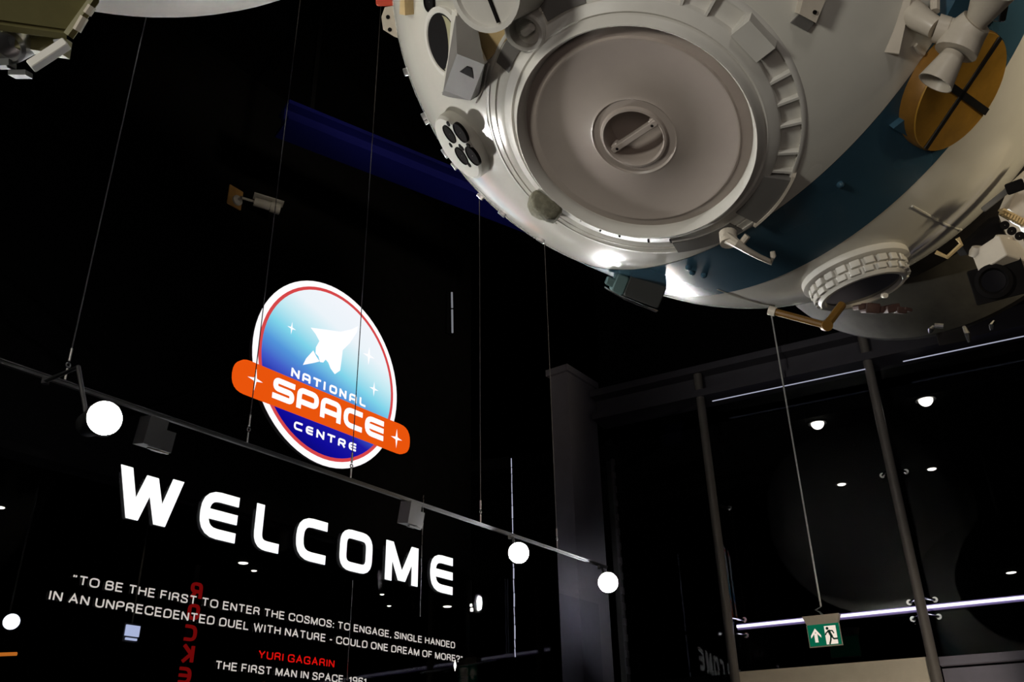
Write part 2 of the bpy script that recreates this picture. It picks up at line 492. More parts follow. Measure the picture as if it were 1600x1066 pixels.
# exit sign on its cable
ex = on2(1284, 966, W2 - 0.35)
TE = frame(ex, -N2 * 1.0 + Z * 0.0, D2)       # x right along window, z toward the hall
r = thing('exit_sign', ex, 'green emergency exit sign with white arrow and running figure, hung below the LED line', 'sign')
mb = MB().add([TE @ V(p) for p in [(-.165, .02, -.05), (.165, .02, -.05), (.165, .02, .06), (-.165, .02, .06), (-.14, -.055, -.02), (.14, -.055, -.02), (.14, -.055, .03), (-.14, -.055, .03)]],
              [(0, 1, 2, 3), (4, 7, 6, 5), (0, 4, 5, 1), (1, 5, 6, 2), (2, 6, 7, 3), (3, 7, 4, 0)])
lab(mb.build('canopy', M['cream'], r, smooth=0), 'cream wedge canopy')
MB().box((0, -.15, .005), (.284, .19, .012), TE).build('sign_panel', M['green'], r, smooth=0)
mb = MB().box((0, -.247, .005), (.296, .008, .02), TE).box((-.144, -.15, .005), (.006, .19, .02), TE).box((.144, -.15, .005), (.006, .19, .02), TE)
mb.build('panel_edge', M['cream'], r, smooth=0)
def flat(mb, pts, T, z, d=0.003, mi=0):
    return mb.loft([[V((p[0], p[1], z)) for p in pts], [V((p[0], p[1], z + d)) for p in pts]], T, mi)
mb = MB(); ax, ay = -.075, -.15
for poly in ([(-.014, -.06), (.014, -.06), (.014, .02), (-.014, .02)], [(-.045, 0.0), (-.045, -.022), (0, .03), (0, .062)], [(.045, 0.0), (0, .062), (0, .03), (.045, -.022)]):
    flat(mb, [(p[0] + ax, p[1] + ay) for p in poly], TE, .0115)
mb.build('arrow', M['e_exit'], r, smooth=0)
flat(MB(), [(.008, -.235), (.11, -.235), (.11, -.075), (.008, -.075)], TE, .0115).build('doorway', M['e_exit'], r, smooth=0)
mb = MB(); k = .0150
cx, cy = .052, -.155
def limb(pts, w_):
    for a, b in zip(pts[:-1], pts[1:]):
        a = V((a[0] + cx, a[1] + cy)); b = V((b[0] + cx, b[1] + cy)); d = (b - a).normalized(); n = V((-d.y, d.x)) * w_ / 2; e = d * w_ * .3
        flat(mb, [a - n - e, b - n + e, b + n + e, a + n - e], TE, k)
flat(mb, [(cx - .018 + .013 * math.cos(t * math.pi / 6), cy + .058 + .013 * math.sin(t * math.pi / 6)) for t in range(12)], TE, k)
limb([(-.008, .036), (.010, -.012)], .024); limb([(-.01, .034), (-.034, .018), (-.040, .004)], .011); limb([(-.004, .038), (.024, .034), (.034, .014)], .011)
limb([(.008, -.012), (.028, -.036), (.058, -.036)], .014); limb([(.004, -.014), (-.002, -.045), (-.014, -.076)], .014)
mb.build('running_figure', mat('exit_dark', (0.005, 0.09, 0.06), 0.5), r, smooth=0)
ct = P2(s2(ex) + 0.01, W2 - 0.35, CZ)
mb = MB().tube([ct, V((ct.x, ct.y, 5.0)), V((ct.x, ct.y, ex.z + .10)), TE @ V((-.045, .075, 0)), TE @ V((-.01, .055, 0)), TE @ V((0.02, .02, 0))], 0.0085, seg=6)
lab(mb.build('hanging_cable', M['whitewire'], r), 'white hanging cable')

# ================================================================== downlights behind the glass
def downlight_proto():
    r = thing('downlight', (0, 0, 0), '', 'ceiling light', None)
    MB().lathe([(.060, -.002), (.085, -.010), (.092, -.004), (.092, .0)], seg=20).build('rim', M['dark'], r)
    MB().lathe([(.060 * math.cos(q * math.pi / 12), -.004 - .060 * math.sin(q * math.pi / 12)) for q in range(7)], seg=20).build('diffuser', M['e_warm'], r)
    return r


def clone(src, loc, scale=1.0, rot=None):
    o = src.copy(); COL.objects.link(o); o.location = loc; o.scale = (scale,) * 3
    if rot: o.rotation_euler = rot
    for ch in list(src.children):
        c = ch.copy(); COL.objects.link(c); c.parent = o
        for g in list(ch.children):
            d = g.copy(); COL.objects.link(d); d.parent = c
    return o


dl = downlight_proto()
spots = [(1277, 661, 1.15, 'large round ceiling light seen through the window left of the beige-lit post'),
         (1446, 624, 1.2, 'large round ceiling light seen through the window right of the beige-lit post'),
         (1315, 757, .9, 'small distant ceiling light just left of the beige-lit window post'),
         (1456, 733, .9, 'small distant ceiling light just right of the beige-lit window post'),
         (1580, 895, 1.5, 'far ceiling light above the LED line near the right edge of the window'),
         (380, 880, 1.35, 'oval ceiling light showing through the dark glass below the L of the lettering'),
         (602, 828, .75, 'small ceiling light showing through the glass between the O and the M'),
         (597, 929, .7, 'faint ceiling light above the word ENGAGE, upper of the pair'),
         (608, 947, .7, 'faint ceiling light above the word ENGAGE, lower of the pair'),
         (725, 886, .8, 'small ceiling light just right of the final E of the lettering'),
         (699, 948, 1.5, 'bright oval ceiling light directly under the final E of the lettering'),
         (0, 793, 1.0, 'ceiling light cut by the left edge of the photo'),
         (397, 892, .8, 'small paired ceiling light just right of the oval one under the L')]
for i, (u, v, k, lb) in enumerate(spots):
    p = onz(u, v, SZ - 0.001)
    o = dl if i == 0 else clone(dl, p)
    o.location = p
    o.scale = (k, k, k if i < 2 else .25); o['label'] = lb; o['category'] = 'ceiling light'; o['group'] = 'downlights behind the glass'

# far things glimpsed behind the screen
p = on1(736, 950, 10.5); T = frame(p, -N1, D1)
r = thing('spot_lamp', p, 'twin white spot lamp glimpsed far behind the glass right of the final E', 'lamp')
MB().lathe([(.022, .0), (.022, .03), (.012, .045)], frame(p + Z * .025, Z, D1), seg=14).build('upper_head', M['e_warm'], r)
MB().lathe([(.026, -.01), (.026, .04), (.014, .05)], frame(p - Z * .05 + D1 * .02, Z, D1), seg=14).build('lower_head', M['e_warm'], r)
MB().tube([p + Z * .06, V((p.x, p.y, SZ))], .012).build('stem', M['dark'], r)
p = on1(207, 986, 9.0); T = frame(p, -N1, D1)
r = thing('monitor', p, 'small pale lit screen behind the glass under the second quotation line', 'screen')
MB().box((0, 0, 0), (.16, .11, .02), T).build('display', M['e_screen'], r, smooth=0)
MB().box((-.0, -.085, .0), (.13, .022, .02), T).build('lit_bar', M['e_screen'], r, smooth=0)
MB().box((0, -.02, -.02), (.19, .19, .02), T).build('casing', M['dark'], r, smooth=0)
MB().tube([T @ V((0, 0, -.03)), V((T @ V((0, 0, -.03))).xy.to_3d()) + Z * SZ], .012).build('drop_pole', M['dark'], r)
p = on1(18, 972, 9.5)
r = thing('flood_lamp', p, 'bright white flood lamp glaring behind the glass at the lower left edge', 'lamp')
MB().lathe([(.001, .0), (.07, .0), (.075, .012)], frame(p, -N1 - D1 * .6, Z), seg=20).build('lens', emit('flood_light', (0.85, 0.9, 1.0), 6.0), r)
MB().lathe([(.075, .0), (.08, .014), (.085, .0), (.06, -.12), (.001, -.13)], frame(p, -N1 - D1 * .6, Z), seg=20).build('housing', M['dark'], r)
q = p + N1 * .08; MB().tube([q, V((q.x, q.y, SZ))], .012).build('stem', M['dark'], r)
# horizontal bars and glints low left
a, b = on1(-30, 1024, 6.0), on1(26, 1022, 6.0)
tag(MB().tube([a, b], .011, seg=8).build('tube_lamp', M['e_orange']), 'short orange glowing tube in the lower left corner of the photo', 'lamp')
a, b = on1(658, 1052, 5.6), on1(775, 1032, 6.3)
tag(MB().tube([a, b], .010, seg=8).build('hand_rail', M['wire']), 'thin dim metal rail below the end of the quotation', 'rail')
p = on1(711, 1040, 5.5)
tag(MB().lathe([(0.001, -.05), (.013, 0), (.001, .05)], frame(p, Z, D1), seg=8).build('pilot_light', M['e_warm']), 'tiny white point of light just below the closing quotation mark', 'lamp')
# glowing strip on the bulkhead, made up in place of a reflection
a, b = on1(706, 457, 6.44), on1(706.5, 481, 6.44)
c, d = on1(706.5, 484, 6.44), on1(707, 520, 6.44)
r = thing('wall_gleam_strip', d, 'thin vertical grey glowing strip in place of a reflection on the black wall above the screen', 'lamp')
MB().tube([a, b], .012, seg=8).build('upper_gleam', M['e_gleam'], r)
MB().tube([c, d], .012, seg=8).build('lower_gleam', M['e_gleam'], r)
MB().box((0, .05, 0), ((a - d).length * .2, .03, (a - d).length * 1.04), Matrix(((D1.x, N1.x, 0, ((a + d) / 2).x), (D1.y, N1.y, 0, ((a + d) / 2).y), (0, 0, 1, ((a + d) / 2).z), (0, 0, 0, 1)))).build('back_plate', M['black'], r, smooth=0)

# CCTV camera on a wooden block on the bulkhead
p = on1(367, 309, 6.5); T = frame(p, -N1, D1)
r = thing('security_camera', p, 'grey security camera on a wooden block high on the black wall', 'camera')
lab(MB().rbox((0, 0, -.02), (.17, .23, .06), .01, T).build('mounting_block', M['wood'], r), 'wooden mounting block')
MB().lathe([(.055, .01), (.055, .03), (.02, .05), (.02, .09)], T @ Matrix.Translation((.02, -.03, 0)), seg=18).build('ball_mount', M['camera'], r)
q0 = T @ V((.02, -.03, .09)); ax = (D1 * .9 - N1 * .55 - Z * .12).normalized()
q1 = q0 + ax * .12
MB().tube([q0, q0 + ax * .06, q1], .013).build('arm', M['camera'], r)
TCm = frame(q1, ax, Z)
h = MB().lathe([(.001, 0), (.045, .0), (.048, .16), (.058, .165), (.058, .26), (.048, .265), (.046, .255)], TCm, seg=20)
h.build('housing', M['camera'], r)
MB().cyl(.044, .25, .256, TCm, seg=20).build('front_glass', M['lens'], r)
MB().box((.07, 0, .13), (.008, .11, .30), TCm).build('sun_shield', M['camera'], r, smooth=0)

# ================================================================== lamp rail with cables
RO = 4.1
ra, rb = on1(-30, 563, RO), on1(948, 890, RO)
RZ = 1.6 + 1.842
sA, sB = s1(ra), s1(rb)
rail0 = P1(sA, RO, RZ)
r = thing('lighting_rail', P1((sA + sB) / 2, RO, RZ), 'long dark horizontal lighting rail hung on wires in front of the lettering', 'lighting rail')
mb = MB().box(((sA + sB) / 2, RO, RZ), (sB - sA, .02, .02), T1)
mb.box(((sA + sB) / 2, RO - .014, RZ + .008), (sB - sA, .006, .006), T1)
mb.build('track', M['fixture'], r, smooth=0)
for (u, v) in ((101, 595), (386, 693), (548, 748), (751, 818), (871, 860)):
    q = on1(u, v, RO); s_ = s1(q); zt = RZ + .02
    wv = MB().tube([P1(s_, RO, zt + .12), P1(s_, RO, CZ)], .0035, seg=6).build('suspension_wire', M['wire'], r)
    mb = MB().tube([P1(s_, RO, zt + .10), P1(s_, RO, zt + .17)], .007, seg=8).tube([P1(s_, RO, zt + .0), P1(s_, RO, zt + .06)], .006, seg=8)
    mb.lathe([(.011 + .004 * math.cos(t * math.pi / 4), .004 * math.sin(t * math.pi / 4)) for t in range(9)], frame(P1(s_, RO, zt + .08), N1, D1), seg=12)
    mb.build('turnbuckle', M['steel'], wv)


def lamp_head(u, v, off, aim, label, radius=.075):
    p = on1(u, v, off)
    sr_ = s1(p)
    r = thing('track_spotlight', p, label, 'spotlight', 'glaring spotlights on the lighting rail')
    T = frame(p, aim, Z)
    MB().lathe([(.03, -.20), (radius * .8, -.18), (radius * .95, -.02), (radius * 1.12, .0), (radius * 1.12, .030), (radius * 1.05, .030), (radius * 1.0, -.005)], T, seg=28).build('housing', M['fixture'], r)
    MB().cyl(radius, -.012, -.004, T, seg=32).build('lens', M['e_lamp'], r)
    top = P1(sr_, RO - .02, RZ - .03)
    mb = MB().box((0, 0, RZ - .028), (.026, .026, .03), Matrix.Translation((top.x, top.y, 0)))
    k_ = P1(sr_, (p.dot(N1) + RO) / 2, RZ - .035)
    mb.tube([top, k_, T @ V((0, 0, -.19))], .011, seg=8)
    mb.build('yoke', M['fixture'], r, smooth=0)
    return r


for (u, v, off, lb, rad) in ((160, 655, 3.5, 'glaring round spotlight at the left end of the rail above the W', .069),
                             (810, 865, 4.0, 'glaring round spotlight on the rail right of the final E', .075),
                             (950, 911, 4.0, 'glaring round spotlight on the rail in front of the grey column', .082)):
    p = on1(u, v, off)
    aim = (V((.25, 1.4, 2.6) if u < 500 else (.5, 1.2, 2.75)) - p).normalized()
    lamp_head(u, v, off, aim, lb, rad)


def box_fixture(u, v, label, lit):
    p = on1(u, v, RO); s_ = s1(p)
    r = thing('box_floodlight', p, label, 'floodlight', 'dark box floodlights on the rail')
    T = Matrix(((D1.x, N1.x, 0, p.x), (D1.y, N1.y, 0, p.y), (0, 0, 1, p.z), (0, 0, 0, 1))) @ Matrix.Rotation(.18, 4, 'X')
    MB().box((0, 0, 0), (.11, .10, .15), T).box((.10, .03, -.02), (.07, .09, .11), T).build('housing', M['fixture'], r, smooth=0)
    MB().box((.06, -.01, -.083), (.12, .02, .008), T).build('lower_edge', M['cream'] if lit else M['fixture'], r, smooth=0)  # the lit look is only cream colour on this edge
    MB().box((0, 0, (RZ - p.z) / 2 - .008), (.03, .03, RZ - p.z - .02), Matrix.Translation(p)).build('bracket', M['fixture'], r, smooth=0)


box_fixture(236, 676, 'dark box floodlight with a lower edge coloured as if lit, hung on the rail above the W', True)
box_fixture(640, 803, 'dark box floodlight hung on the rail above the O and M', False)

# glass edge clips; the brightest glows itself in place of reflected light
for (u, v0, v1, rr, lb) in ((802, 716, 1027, .0055, 'self-glowing beaded strip painting the gleam of the glass joint right of the lettering'),
                            (659, 772, 965, .0035, 'thin dim metal strip on the glass joint between the M and the final E'),
                            (547, 905, 1064, .003, 'thin dim metal strip on the glass joint beneath the letter O')):
    a = on1(u, (v0 + v1) / 2, GO - .03); zt, zb = on1(u - 4, v0, GO - .03).z, on1(u + 3, v1, GO - .03).z
    mb = MB(); z = zb
    while z < zt:
        hh = random.uniform(.05, .12); mb.tube([V((a.x, a.y, z)), V((a.x + random.uniform(-.003, .003), a.y, min(z + hh, zt)))], rr * random.uniform(.6, 1.2), seg=6); z += hh + .01
    mb.tube([V((a.x, a.y, zb)), V((a.x, a.y, zt))], rr * .3, seg=6)
    tag(mb.build('joint_strip', M['e_edge'] if rr > .005 else M['steel']), lb, 'glass joint')

# ================================================================== lettering
def fillet(pts, r, n=5, closed=False):
    out = []; m = len(pts)
    for i, p in enumerate(pts):
        p = V((p[0], p[1]))
        if not closed and i in (0, m - 1): out.append(p); continue
        a = V(pts[i - 1]); b = V(pts[(i + 1) % m])
        da, db = (a - p), (b - p); rr = min(r, da.length * .49, db.length * .49)
        if rr < 1e-4: out.append(p); continue
        s_, e_ = p + da.normalized() * rr, p + db.normalized() * rr
        for k in range(n + 1):
            t = k / n; out.append(s_ * (1 - t) ** 2 + p * 2 * t * (1 - t) + e_ * t * t)
    return out


def stroke(mb, pts, w_, T, z0, d, closed=False, mi=0):
    pts = [V((p[0], p[1])) for p in pts]; n = len(pts); L_, R_ = [], []
    for i, p in enumerate(pts):
        pa = pts[i - 1] if (i or closed) else None; pb = pts[(i + 1) % n] if (i < n - 1 or closed) else None
        d1 = (p - pa).normalized() if pa is not None else None; d2 = (pb - p).normalized() if pb is not None else None
        if d1 is None: d1 = d2
        if d2 is None: d2 = d1
        n1 = V((-d1.y, d1.x)); n2 = V((-d2.y, d2.x)); m_ = (n1 + n2)
        m_ = m_ / max(m_.length_squared / 2, .35) if m_.length > .01 else n1
        L_.append(p + m_ * w_ / 2); R_.append(p - m_ * w_ / 2)
    rng = range(n if closed else n - 1)
    o = len(mb.v)
    for zz in (z0, z0 + d):
        for q in (L_, R_): mb.v += [T @ V((p.x, p.y, zz)) for p in q]
    A, B, C_, D_ = o, o + n, o + 2 * n, o + 3 * n
    for i in rng:
        j = (i + 1) % n
        for f in ((C_ + i, D_ + i, D_ + j, C_ + j), (A + i, A + j, B + j, B + i), (A + i, C_ + i, C_ + j, A + j), (B + i, B + j, D_ + j, D_ + i)):
            mb.f.append(list(f)); mb.m.append(mi)
    if not closed:
        for i in (0, n - 1): mb.f.append([A + i, B + i, D_ + i, C_ + i]); mb.m.append(mi)


def glyph(ch, w, t):
    """strokes of a rounded square display face inside a w x 1 cell, stroke t"""
    h = t / 2; x0, x1, y0, y1, m = h, w - h, h, 1 - h, .5; rd = .26
    if ch == 'N': return [([(x0, 0), (x0, 1)], 0), ([(x0, 1 - h), (x1, h)], 0), ([(x1, 0), (x1, 1)], 0)]
    if ch == 'A': return [([(x0, 0), (x0, y1), (x1, y1), (x1, 0)], rd), ([(x0, .36), (x1, .36)], 0)]
    if ch == 'T': return [([(0, y1), (w, y1)], 0), ([(w / 2, 0), (w / 2, 1)], 0)]
    if ch == 'I': return [([(w / 2, 0), (w / 2, 1)], 0)]
    if ch == 'O': return [([(x0, y0), (x0, y1), (x1, y1), (x1, y0)], rd, True)]
    if ch == 'L': return [([(x0, 1), (x0, y0), (w, y0)], rd)]
    if ch == 'S': return [([(w, y1), (x0, y1), (x0, m), (x1, m), (x1, y0), (0, y0)], .24)]
    if ch == 'P': return [([(x0, 0), (x0, y1), (x1, y1), (x1, .34), (x0, .34)], rd)]
    if ch == 'R': return [([(x0, 0), (x0, y1), (x1, y1), (x1, .42), (x0, .42)], rd), ([(w * .55, .42), (x1, 0)], 0)]
    if ch == 'C': return [([(w, y1), (x0, y1), (x0, y0), (w, y0)], rd + .1)]
    if ch == 'E': return [([(w, y1), (x0, y1), (x0, y0), (w, y0)], rd + .1), ([(x0, m), (w, m)], 0)]
    if ch == 'K': return [([(x0, 0), (x0, 1)], 0), ([(x1, 1), (x0 + h, .5), (x1, 0)], 0)]
    if ch == 'W': return [([(h * 1.1, 1), (w * .27, h * .6), (w * .5, 1 - h * 1.0), (w * .73, h * .6), (w - h * 1.1, 1)], 0)]
    if ch == 'M': return [([(x0, 0), (x0, y1), (w / 2, .14), (x1, y1), (x1, 0)], 0)]
    return []


def put_glyph(mb, ch, x, y, w_, h_, t, T, z, d, mirror=False, mi=0):
    """cell at x,y of size w_ x h_; t = stroke in metres"""
    if ch in 'WM':
        h2 = t * 1.12; a_ = w_ * .20; c_ = w_ / 2; H = h_
        if ch == 'W':
            polys = [[(0, H), (h2, H), (a_ + h2, 0), (a_, 0)], [(a_, 0), (a_ + h2, 0), (c_ + h2 / 2, H * .93), (c_ - h2 / 2, H * .93)],
                     [(w_ - a_ - h2, 0), (w_ - a_, 0), (c_ + h2 / 2, H * .93), (c_ - h2 / 2, H * .93)], [(w_ - h2, H), (w_, H), (w_ - a_, 0), (w_ - a_ - h2, 0)]]
        else:
            polys = [[(0, 0), (t, 0), (t, H), (0, H)], [(w_ - t, 0), (w_, 0), (w_, H), (w_ - t, H)],
                     [(0, H), (h2, H), (c_ + h2 * .5, H * .05), (c_ - h2 * .5, H * .05)], [(w_, H), (c_ + h2 * .5, H * .05), (c_ - h2 * .5, H * .05), (w_ - h2, H)]]
        for pl_ in polys: flat(mb, [(x + q[0], y + q[1]) for q in pl_], T, z, d, mi)
        return
    for g in glyph(ch, w_ / h_, t / h_):
        pts = g[0]; cl = len(g) > 2
        if g[1]: pts = fillet(pts, g[1], closed=cl)
        q = [((w_ - p[0] * h_ if mirror else p[0] * h_) + x, p[1] * h_ + y) for p in pts]
        stroke(mb, q, t, T, z, d, cl, mi)


TW = Matrix(((D1.x, 0, -N1.x, 0), (D1.y, 0, -N1.y, 0), (0, 1, 0, 0), (0, 0, 0, 1)))    # x along the screen, y up, z toward the hall
TW = TW @ Matrix.Translation((0, 0, -GO))
zw0, zw1 = 3.055, 3.35
r = thing('welcome_lettering', P1(4.2, GO, zw0), 'big white glowing WELCOME lettering on the dark glass screen', 'lettering')
for ch, u0, u1, um in (('W', 186, 290, 770), ('E', 316.5, 375.5, 810), ('L', 402, 442, 832), ('C', 467, 514.5, 850), ('O', 535.5, 586, 865), ('M', 607, 657.5, 885), ('E', 677, 711.5, 902)):
    xa_, xb_ = s1(on1(u0, um, GO - .03)), s1(on1(u1, um, GO - .03))
    mb = MB(); put_glyph(mb, ch, xa_, zw0, xb_ - xa_, zw1 - zw0, .062 if ch not in 'WM' else .068, TW, -.0035, .006)
    mb.build('letter', M['e_white'], r, smooth=0)


SANS = {   # plain sans capitals on a unit height: advance width, strokes (points, fillet, closed)
    'T': (.60, [([(0, 1), (.60, 1)], 0), ([(.30, 0), (.30, 1)], 0)]),
    'O': (.72, [([(0, 0), (0, 1), (.72, 1), (.72, 0)], .36, True)]),
    'B': (.60, [([(0, 0), (0, 1), (.56, 1), (.56, .53), (0, .53)], .22), ([(0, .53), (.60, .53), (.60, 0), (0, 0)], .24)]),
    'E': (.52, [([(.52, 1), (0, 1), (0, 0), (.54, 0)], 0), ([(0, .52), (.48, .52)], 0)]),
    'H': (.62, [([(0, 0), (0, 1)], 0), ([(.62, 0), (.62, 1)], 0), ([(0, .53), (.62, .53)], 0)]),
    'F': (.50, [([(.50, 1), (0, 1), (0, 0)], 0), ([(0, .52), (.44, .52)], 0)]),
    'I': (.02, [([(.01, 0), (.01, 1)], 0)]),
    'R': (.60, [([(0, 0), (0, 1), (.57, 1), (.57, .5), (0, .5)], .24), ([(.36, .5), (.56, .32), (.58, 0)], .12)]),
    'S': (.58, [([(.56, .74), (.54, 1), (.03, 1), (.03, .58), (.57, .46), (.58, 0), (0, 0), (0, .28)], .26)]),
    'N': (.60, [([(0, 0), (0, 1)], 0), ([(0, 1), (.60, 0)], 0), ([(.60, 0), (.60, 1)], 0)]),
    'C': (.66, [([(.66, .68), (.64, 1), (0, 1), (0, 0), (.64, 0), (.67, .34)], .34)]),
    'G': (.68, [([(.66, .70), (.64, 1), (0, 1), (0, 0), (.66, 0), (.68, .46), (.38, .46)], .33), ([(.68, .46), (.68, 0)], 0)]),
    'M': (.74, [([(0, 0), (0, 1)], 0), ([(0, 1), (.37, .02), (.74, 1)], 0), ([(.74, 1), (.74, 0)], 0)]),
    'A': (.66, [([(0, 0), (.33, 1), (.66, 0)], 0), ([(.13, .34), (.53, .34)], 0)]),
    'L': (.48, [([(0, 1), (0, 0), (.48, 0)], 0)]),
    'D': (.64, [([(0, 0), (0, 1), (.64, 1), (.64, 0), (0, 0), (0, .2)], .32)]),
    'U': (.60, [([(0, 1), (0, 0), (.60, 0), (.60, 1)], .30)]),
    'P': (.58, [([(0, 0), (0, 1), (.58, 1), (.58, .46), (0, .46)], .26)]),
    'W': (.94, [([(0, 1), (.23, 0), (.47, 1), (.71, 0), (.94, 1)], 0)]),
    'Y': (.64, [([(0, 1), (.32, .44), (.64, 1)], 0), ([(.32, .44), (.32, 0)], 0)]),
    '-': (.26, [([(0, .38), (.26, .38)], 0)]),
    ':': (.02, [([(.01, -.05), (.01, .10)], 0), ([(.01, .55), (.01, .70)], 0)]),
    ',': (.04, [([(.04, .08), (.02, -.16)], 0)]),
    '?': (.50, [([(0, .72), (.02, 1), (.50, 1), (.50, .56), (.25, .48), (.25, .26)], .22), ([(.25, -.05), (.25, .09)], 0)]),
    '1': (.26, [([(0, .76), (.22, .90), (.22, 1)], .05), ([(.22, 0), (.22, 1)], 0)]),
    '9': (.54, [([(0, .44), (0, 1), (.54, 1), (.54, .44)], .25, True), ([(.54, .72), (.54, 0), (.02, 0), (.0, .2)], .25)]),
    '6': (.54, [([(0, 0), (0, .56), (.54, .56), (.54, 0)], .25, True), ([(0, .28), (0, 1), (.52, 1), (.54, .8)], .25)]),
    '\u201c': (.24, [([(.03, 1.04), (0, .80)], 0), ([(.21, 1.04), (.18, .80)], 0)]),
    '\u201d': (.24, [([(.04, 1.04), (.0, .80)], 0), ([(.22, 1.04), (.18, .80)], 0)]),
}


def text_mesh(body, name, T, x0, x1, y0, y1, z, m, parent, wt=.15):
    hh = y1 - y0; gap, space = .30, .36
    pos = 0.0; words = []; cur = []
    for ch in body:
        if ch == ' ':
            words.append(cur); cur = []; pos += space; continue
        cur.append((ch, pos)); pos += SANS[ch][0] + gap
    words.append(cur)
    sx = (x1 - x0 - wt * hh) / (pos - gap)
    line = bpy.data.objects.new(name, None); COL.objects.link(line); line.parent = parent; WORLD[line.name] = WORLD[parent.name]
    line.empty_display_size = .05
    for wd in words:
        mb = MB()
        for ch, px in wd:
            for g in SANS[ch][1]:
                pts = fillet(g[0], g[1], 5, len(g) > 2) if g[1] else g[0]
                stroke(mb, [(x0 + wt * hh / 2 + (px + p[0]) * sx, y0 + (wt / 2 + p[1] * (1 - wt)) * hh) for p in pts], wt * hh, T, z, .003, len(g) > 2)
        mb.build('word', m, line, smooth=0)
    return line


def line_span(ul, vl0, vl1, ur, vr0, vr1):
    a, b, c, d = on1(ul, vl0, GO - .012), on1(ul, vl1, GO - .012), on1(ur, vr0, GO - .012), on1(ur, vr1, GO - .012)
    return s1(a), s1(c), (b.z + d.z) / 2, (a.z + c.z) / 2


r = thing('quotation_lettering', P1(4.0, GO, 2.3), 'rows of small pale quotation lettering with one red name line, below the big lettering', 'lettering')
for body, nm, m, sp_, lb in (
        ('\u201cTO BE THE FIRST TO ENTER THE COSMOS: TO ENGAGE, SINGLE HANDED', 'text_line', 'e_text', (117, 899, 914, 713, 1002, 1012.5), None),
        ('IN AN UNPRECEDENTED DUEL WITH NATURE - COULD ONE DREAM OF MORE?\u201d', 'text_line', 'e_text', (81, 922, 938, 725, 1025, 1035.5), None),
        ('YURI GAGARIN', 'text_line', 'e_red', (407, 1016, 1029, 525, 1031, 1043), 'red glowing name line'),
        ('THE FIRST MAN IN SPACE, 1961', 'text_line', 'e_text', (340, 1033, 1046, 575, 1059, 1071), None)):
    x0, x1, y0, y1 = line_span(*sp_)
    o = text_mesh(body, nm, TW, x0, x1, y0, y1, -.0035, M[m], r)
    if lb: lab(o, lb)

# reversed red stacked letters far behind the glass
RW = 7.6
TR = Matrix(((D1.x, 0, -N1.x, 0), (D1.y, 0, -N1.y, 0), (0, 1, 0, 0), (0, 0, 0, 1))) @ Matrix.Translation((0, 0, -RW))
base = on1(288, 1056, RW)
r = thing('vertical_sign', V((base.x, base.y, base.z - .7)), 'dim red stacked letters reading ROCKET in reverse, seen behind the glass', 'sign')
for ch, u, v in (('R', 307, 923), ('O', 303.5, 957), ('C', 299, 990), ('K', 294, 1022), ('E', 288, 1056), ('T', 283, 1088)):
    q = on1(u, v, RW); hh = .145; ww = .125
    mb = MB(); put_glyph(mb, ch, s1(base) - ww / 2 + .0 + (s1(q) - s1(base)) * 0, q.z - hh / 2, ww, hh, .028, TR, 0, .02, mirror=True)
    mb.build('letter', M['e_dimred'], r, smooth=0)
q0 = on1(307, 915, RW)
MB().box((s1(base), RW + .03, (q0.z + 0) / 2 + .1), (.05, .03, q0.z + .2), T1).build('pole', M['black'], r, smooth=0)

# ================================================================== round sign
az = -.9508799
NS = V((math.sin(az), math.cos(az), 0))         # away from the hall
DS = V((math.cos(az), -math.sin(az), 0)) * 1.0   # to the right
SC = EYE + ray(516.5, 582.7) * 6.62
SR = .706 * 6.62 / 6.7
TS = Matrix(((DS.x, 0, -NS.x, SC.x), (DS.y, 0, -NS.y, SC.y), (0, 1, 0, SC.z), (0, 0, 0, 1)))


def sg(u, v):
    d = ray(u, v); t = (SC - EYE).dot(NS) / d.dot(NS); p = EYE + d * t - SC
    return V((p.dot(DS), p.z))


def zc(u, v, k=3.134): return sg(340 + u / k, 420 + v / k)


r = thing('round_sign', SC - Z * SR, 'glowing round sign with orange banner hung above the lettering', 'sign')
N_ = 72
circ = lambda q: [(q * math.cos(2 * math.pi * k / N_), q * math.sin(2 * math.pi * k / N_)) for k in range(N_)]
flat(MB(), circ(SR), TS, -.003, .003).build('lit_face', [M['e_signw']], r, smooth=0)
flat(MB(), circ(SR * .97), TS, -.06, .056).build('light_box', M['dark'], r)
mb = MB(); mb.ring_prism(circ(SR * .935), circ(SR * .90), .004, TS @ Matrix.Translation((0, 0, .0005))); lab(mb.build('red_ring', M['e_signred'], r, smooth=0), 'thin red ring')
inv = TS.inverted()
mb = MB(); flat(mb, circ(SR * .905), TS, .0, .003)
mb.build('printed_disc', M['e_grad'], r, smooth=0, uvfun=lambda p: ((inv @ p).x / SR, (inv @ p).y / SR))
# banner with rounded ends
bl, br = zc(130, 450), zc(900, 775); cl_, cr_ = zc(110, 605), zc(885, 912)
xl, xr_ = zc(68, 525).x, zc(927, 850).x
yt = (bl.y + br.y) / 2; yb = (cl_.y + cr_.y) / 2
rc = (yt - yb) * .42
bp = fillet([(xl, yb), (xr_, yb), (xr_, yt), (xl, yt)], rc * 1.2, 6, True)
bn = flat(MB(), bp, TS, .001, .03).build('banner', M['e_banner'], r, smooth=20); lab(bn, 'orange banner across the disc')


def star(mb, c, R_, q, T, z, rot=0):
    pts = []
    for k in range(8):
        a = k * math.pi / 4 + math.pi / 2 + rot; rad = (R_ if k % 4 == 0 else R_ * .8) if k % 2 == 0 else R_ * q
        pts.append((c[0] + rad * math.cos(a), c[1] + rad * math.sin(a)))
    for k in range(8):
        mb.add([T @ V((c[0], c[1], z + .004)), T @ V((*pts[k], z + .003)), T @ V((*pts[(k + 1) % 8], z + .003))], [(0, 1, 2)])


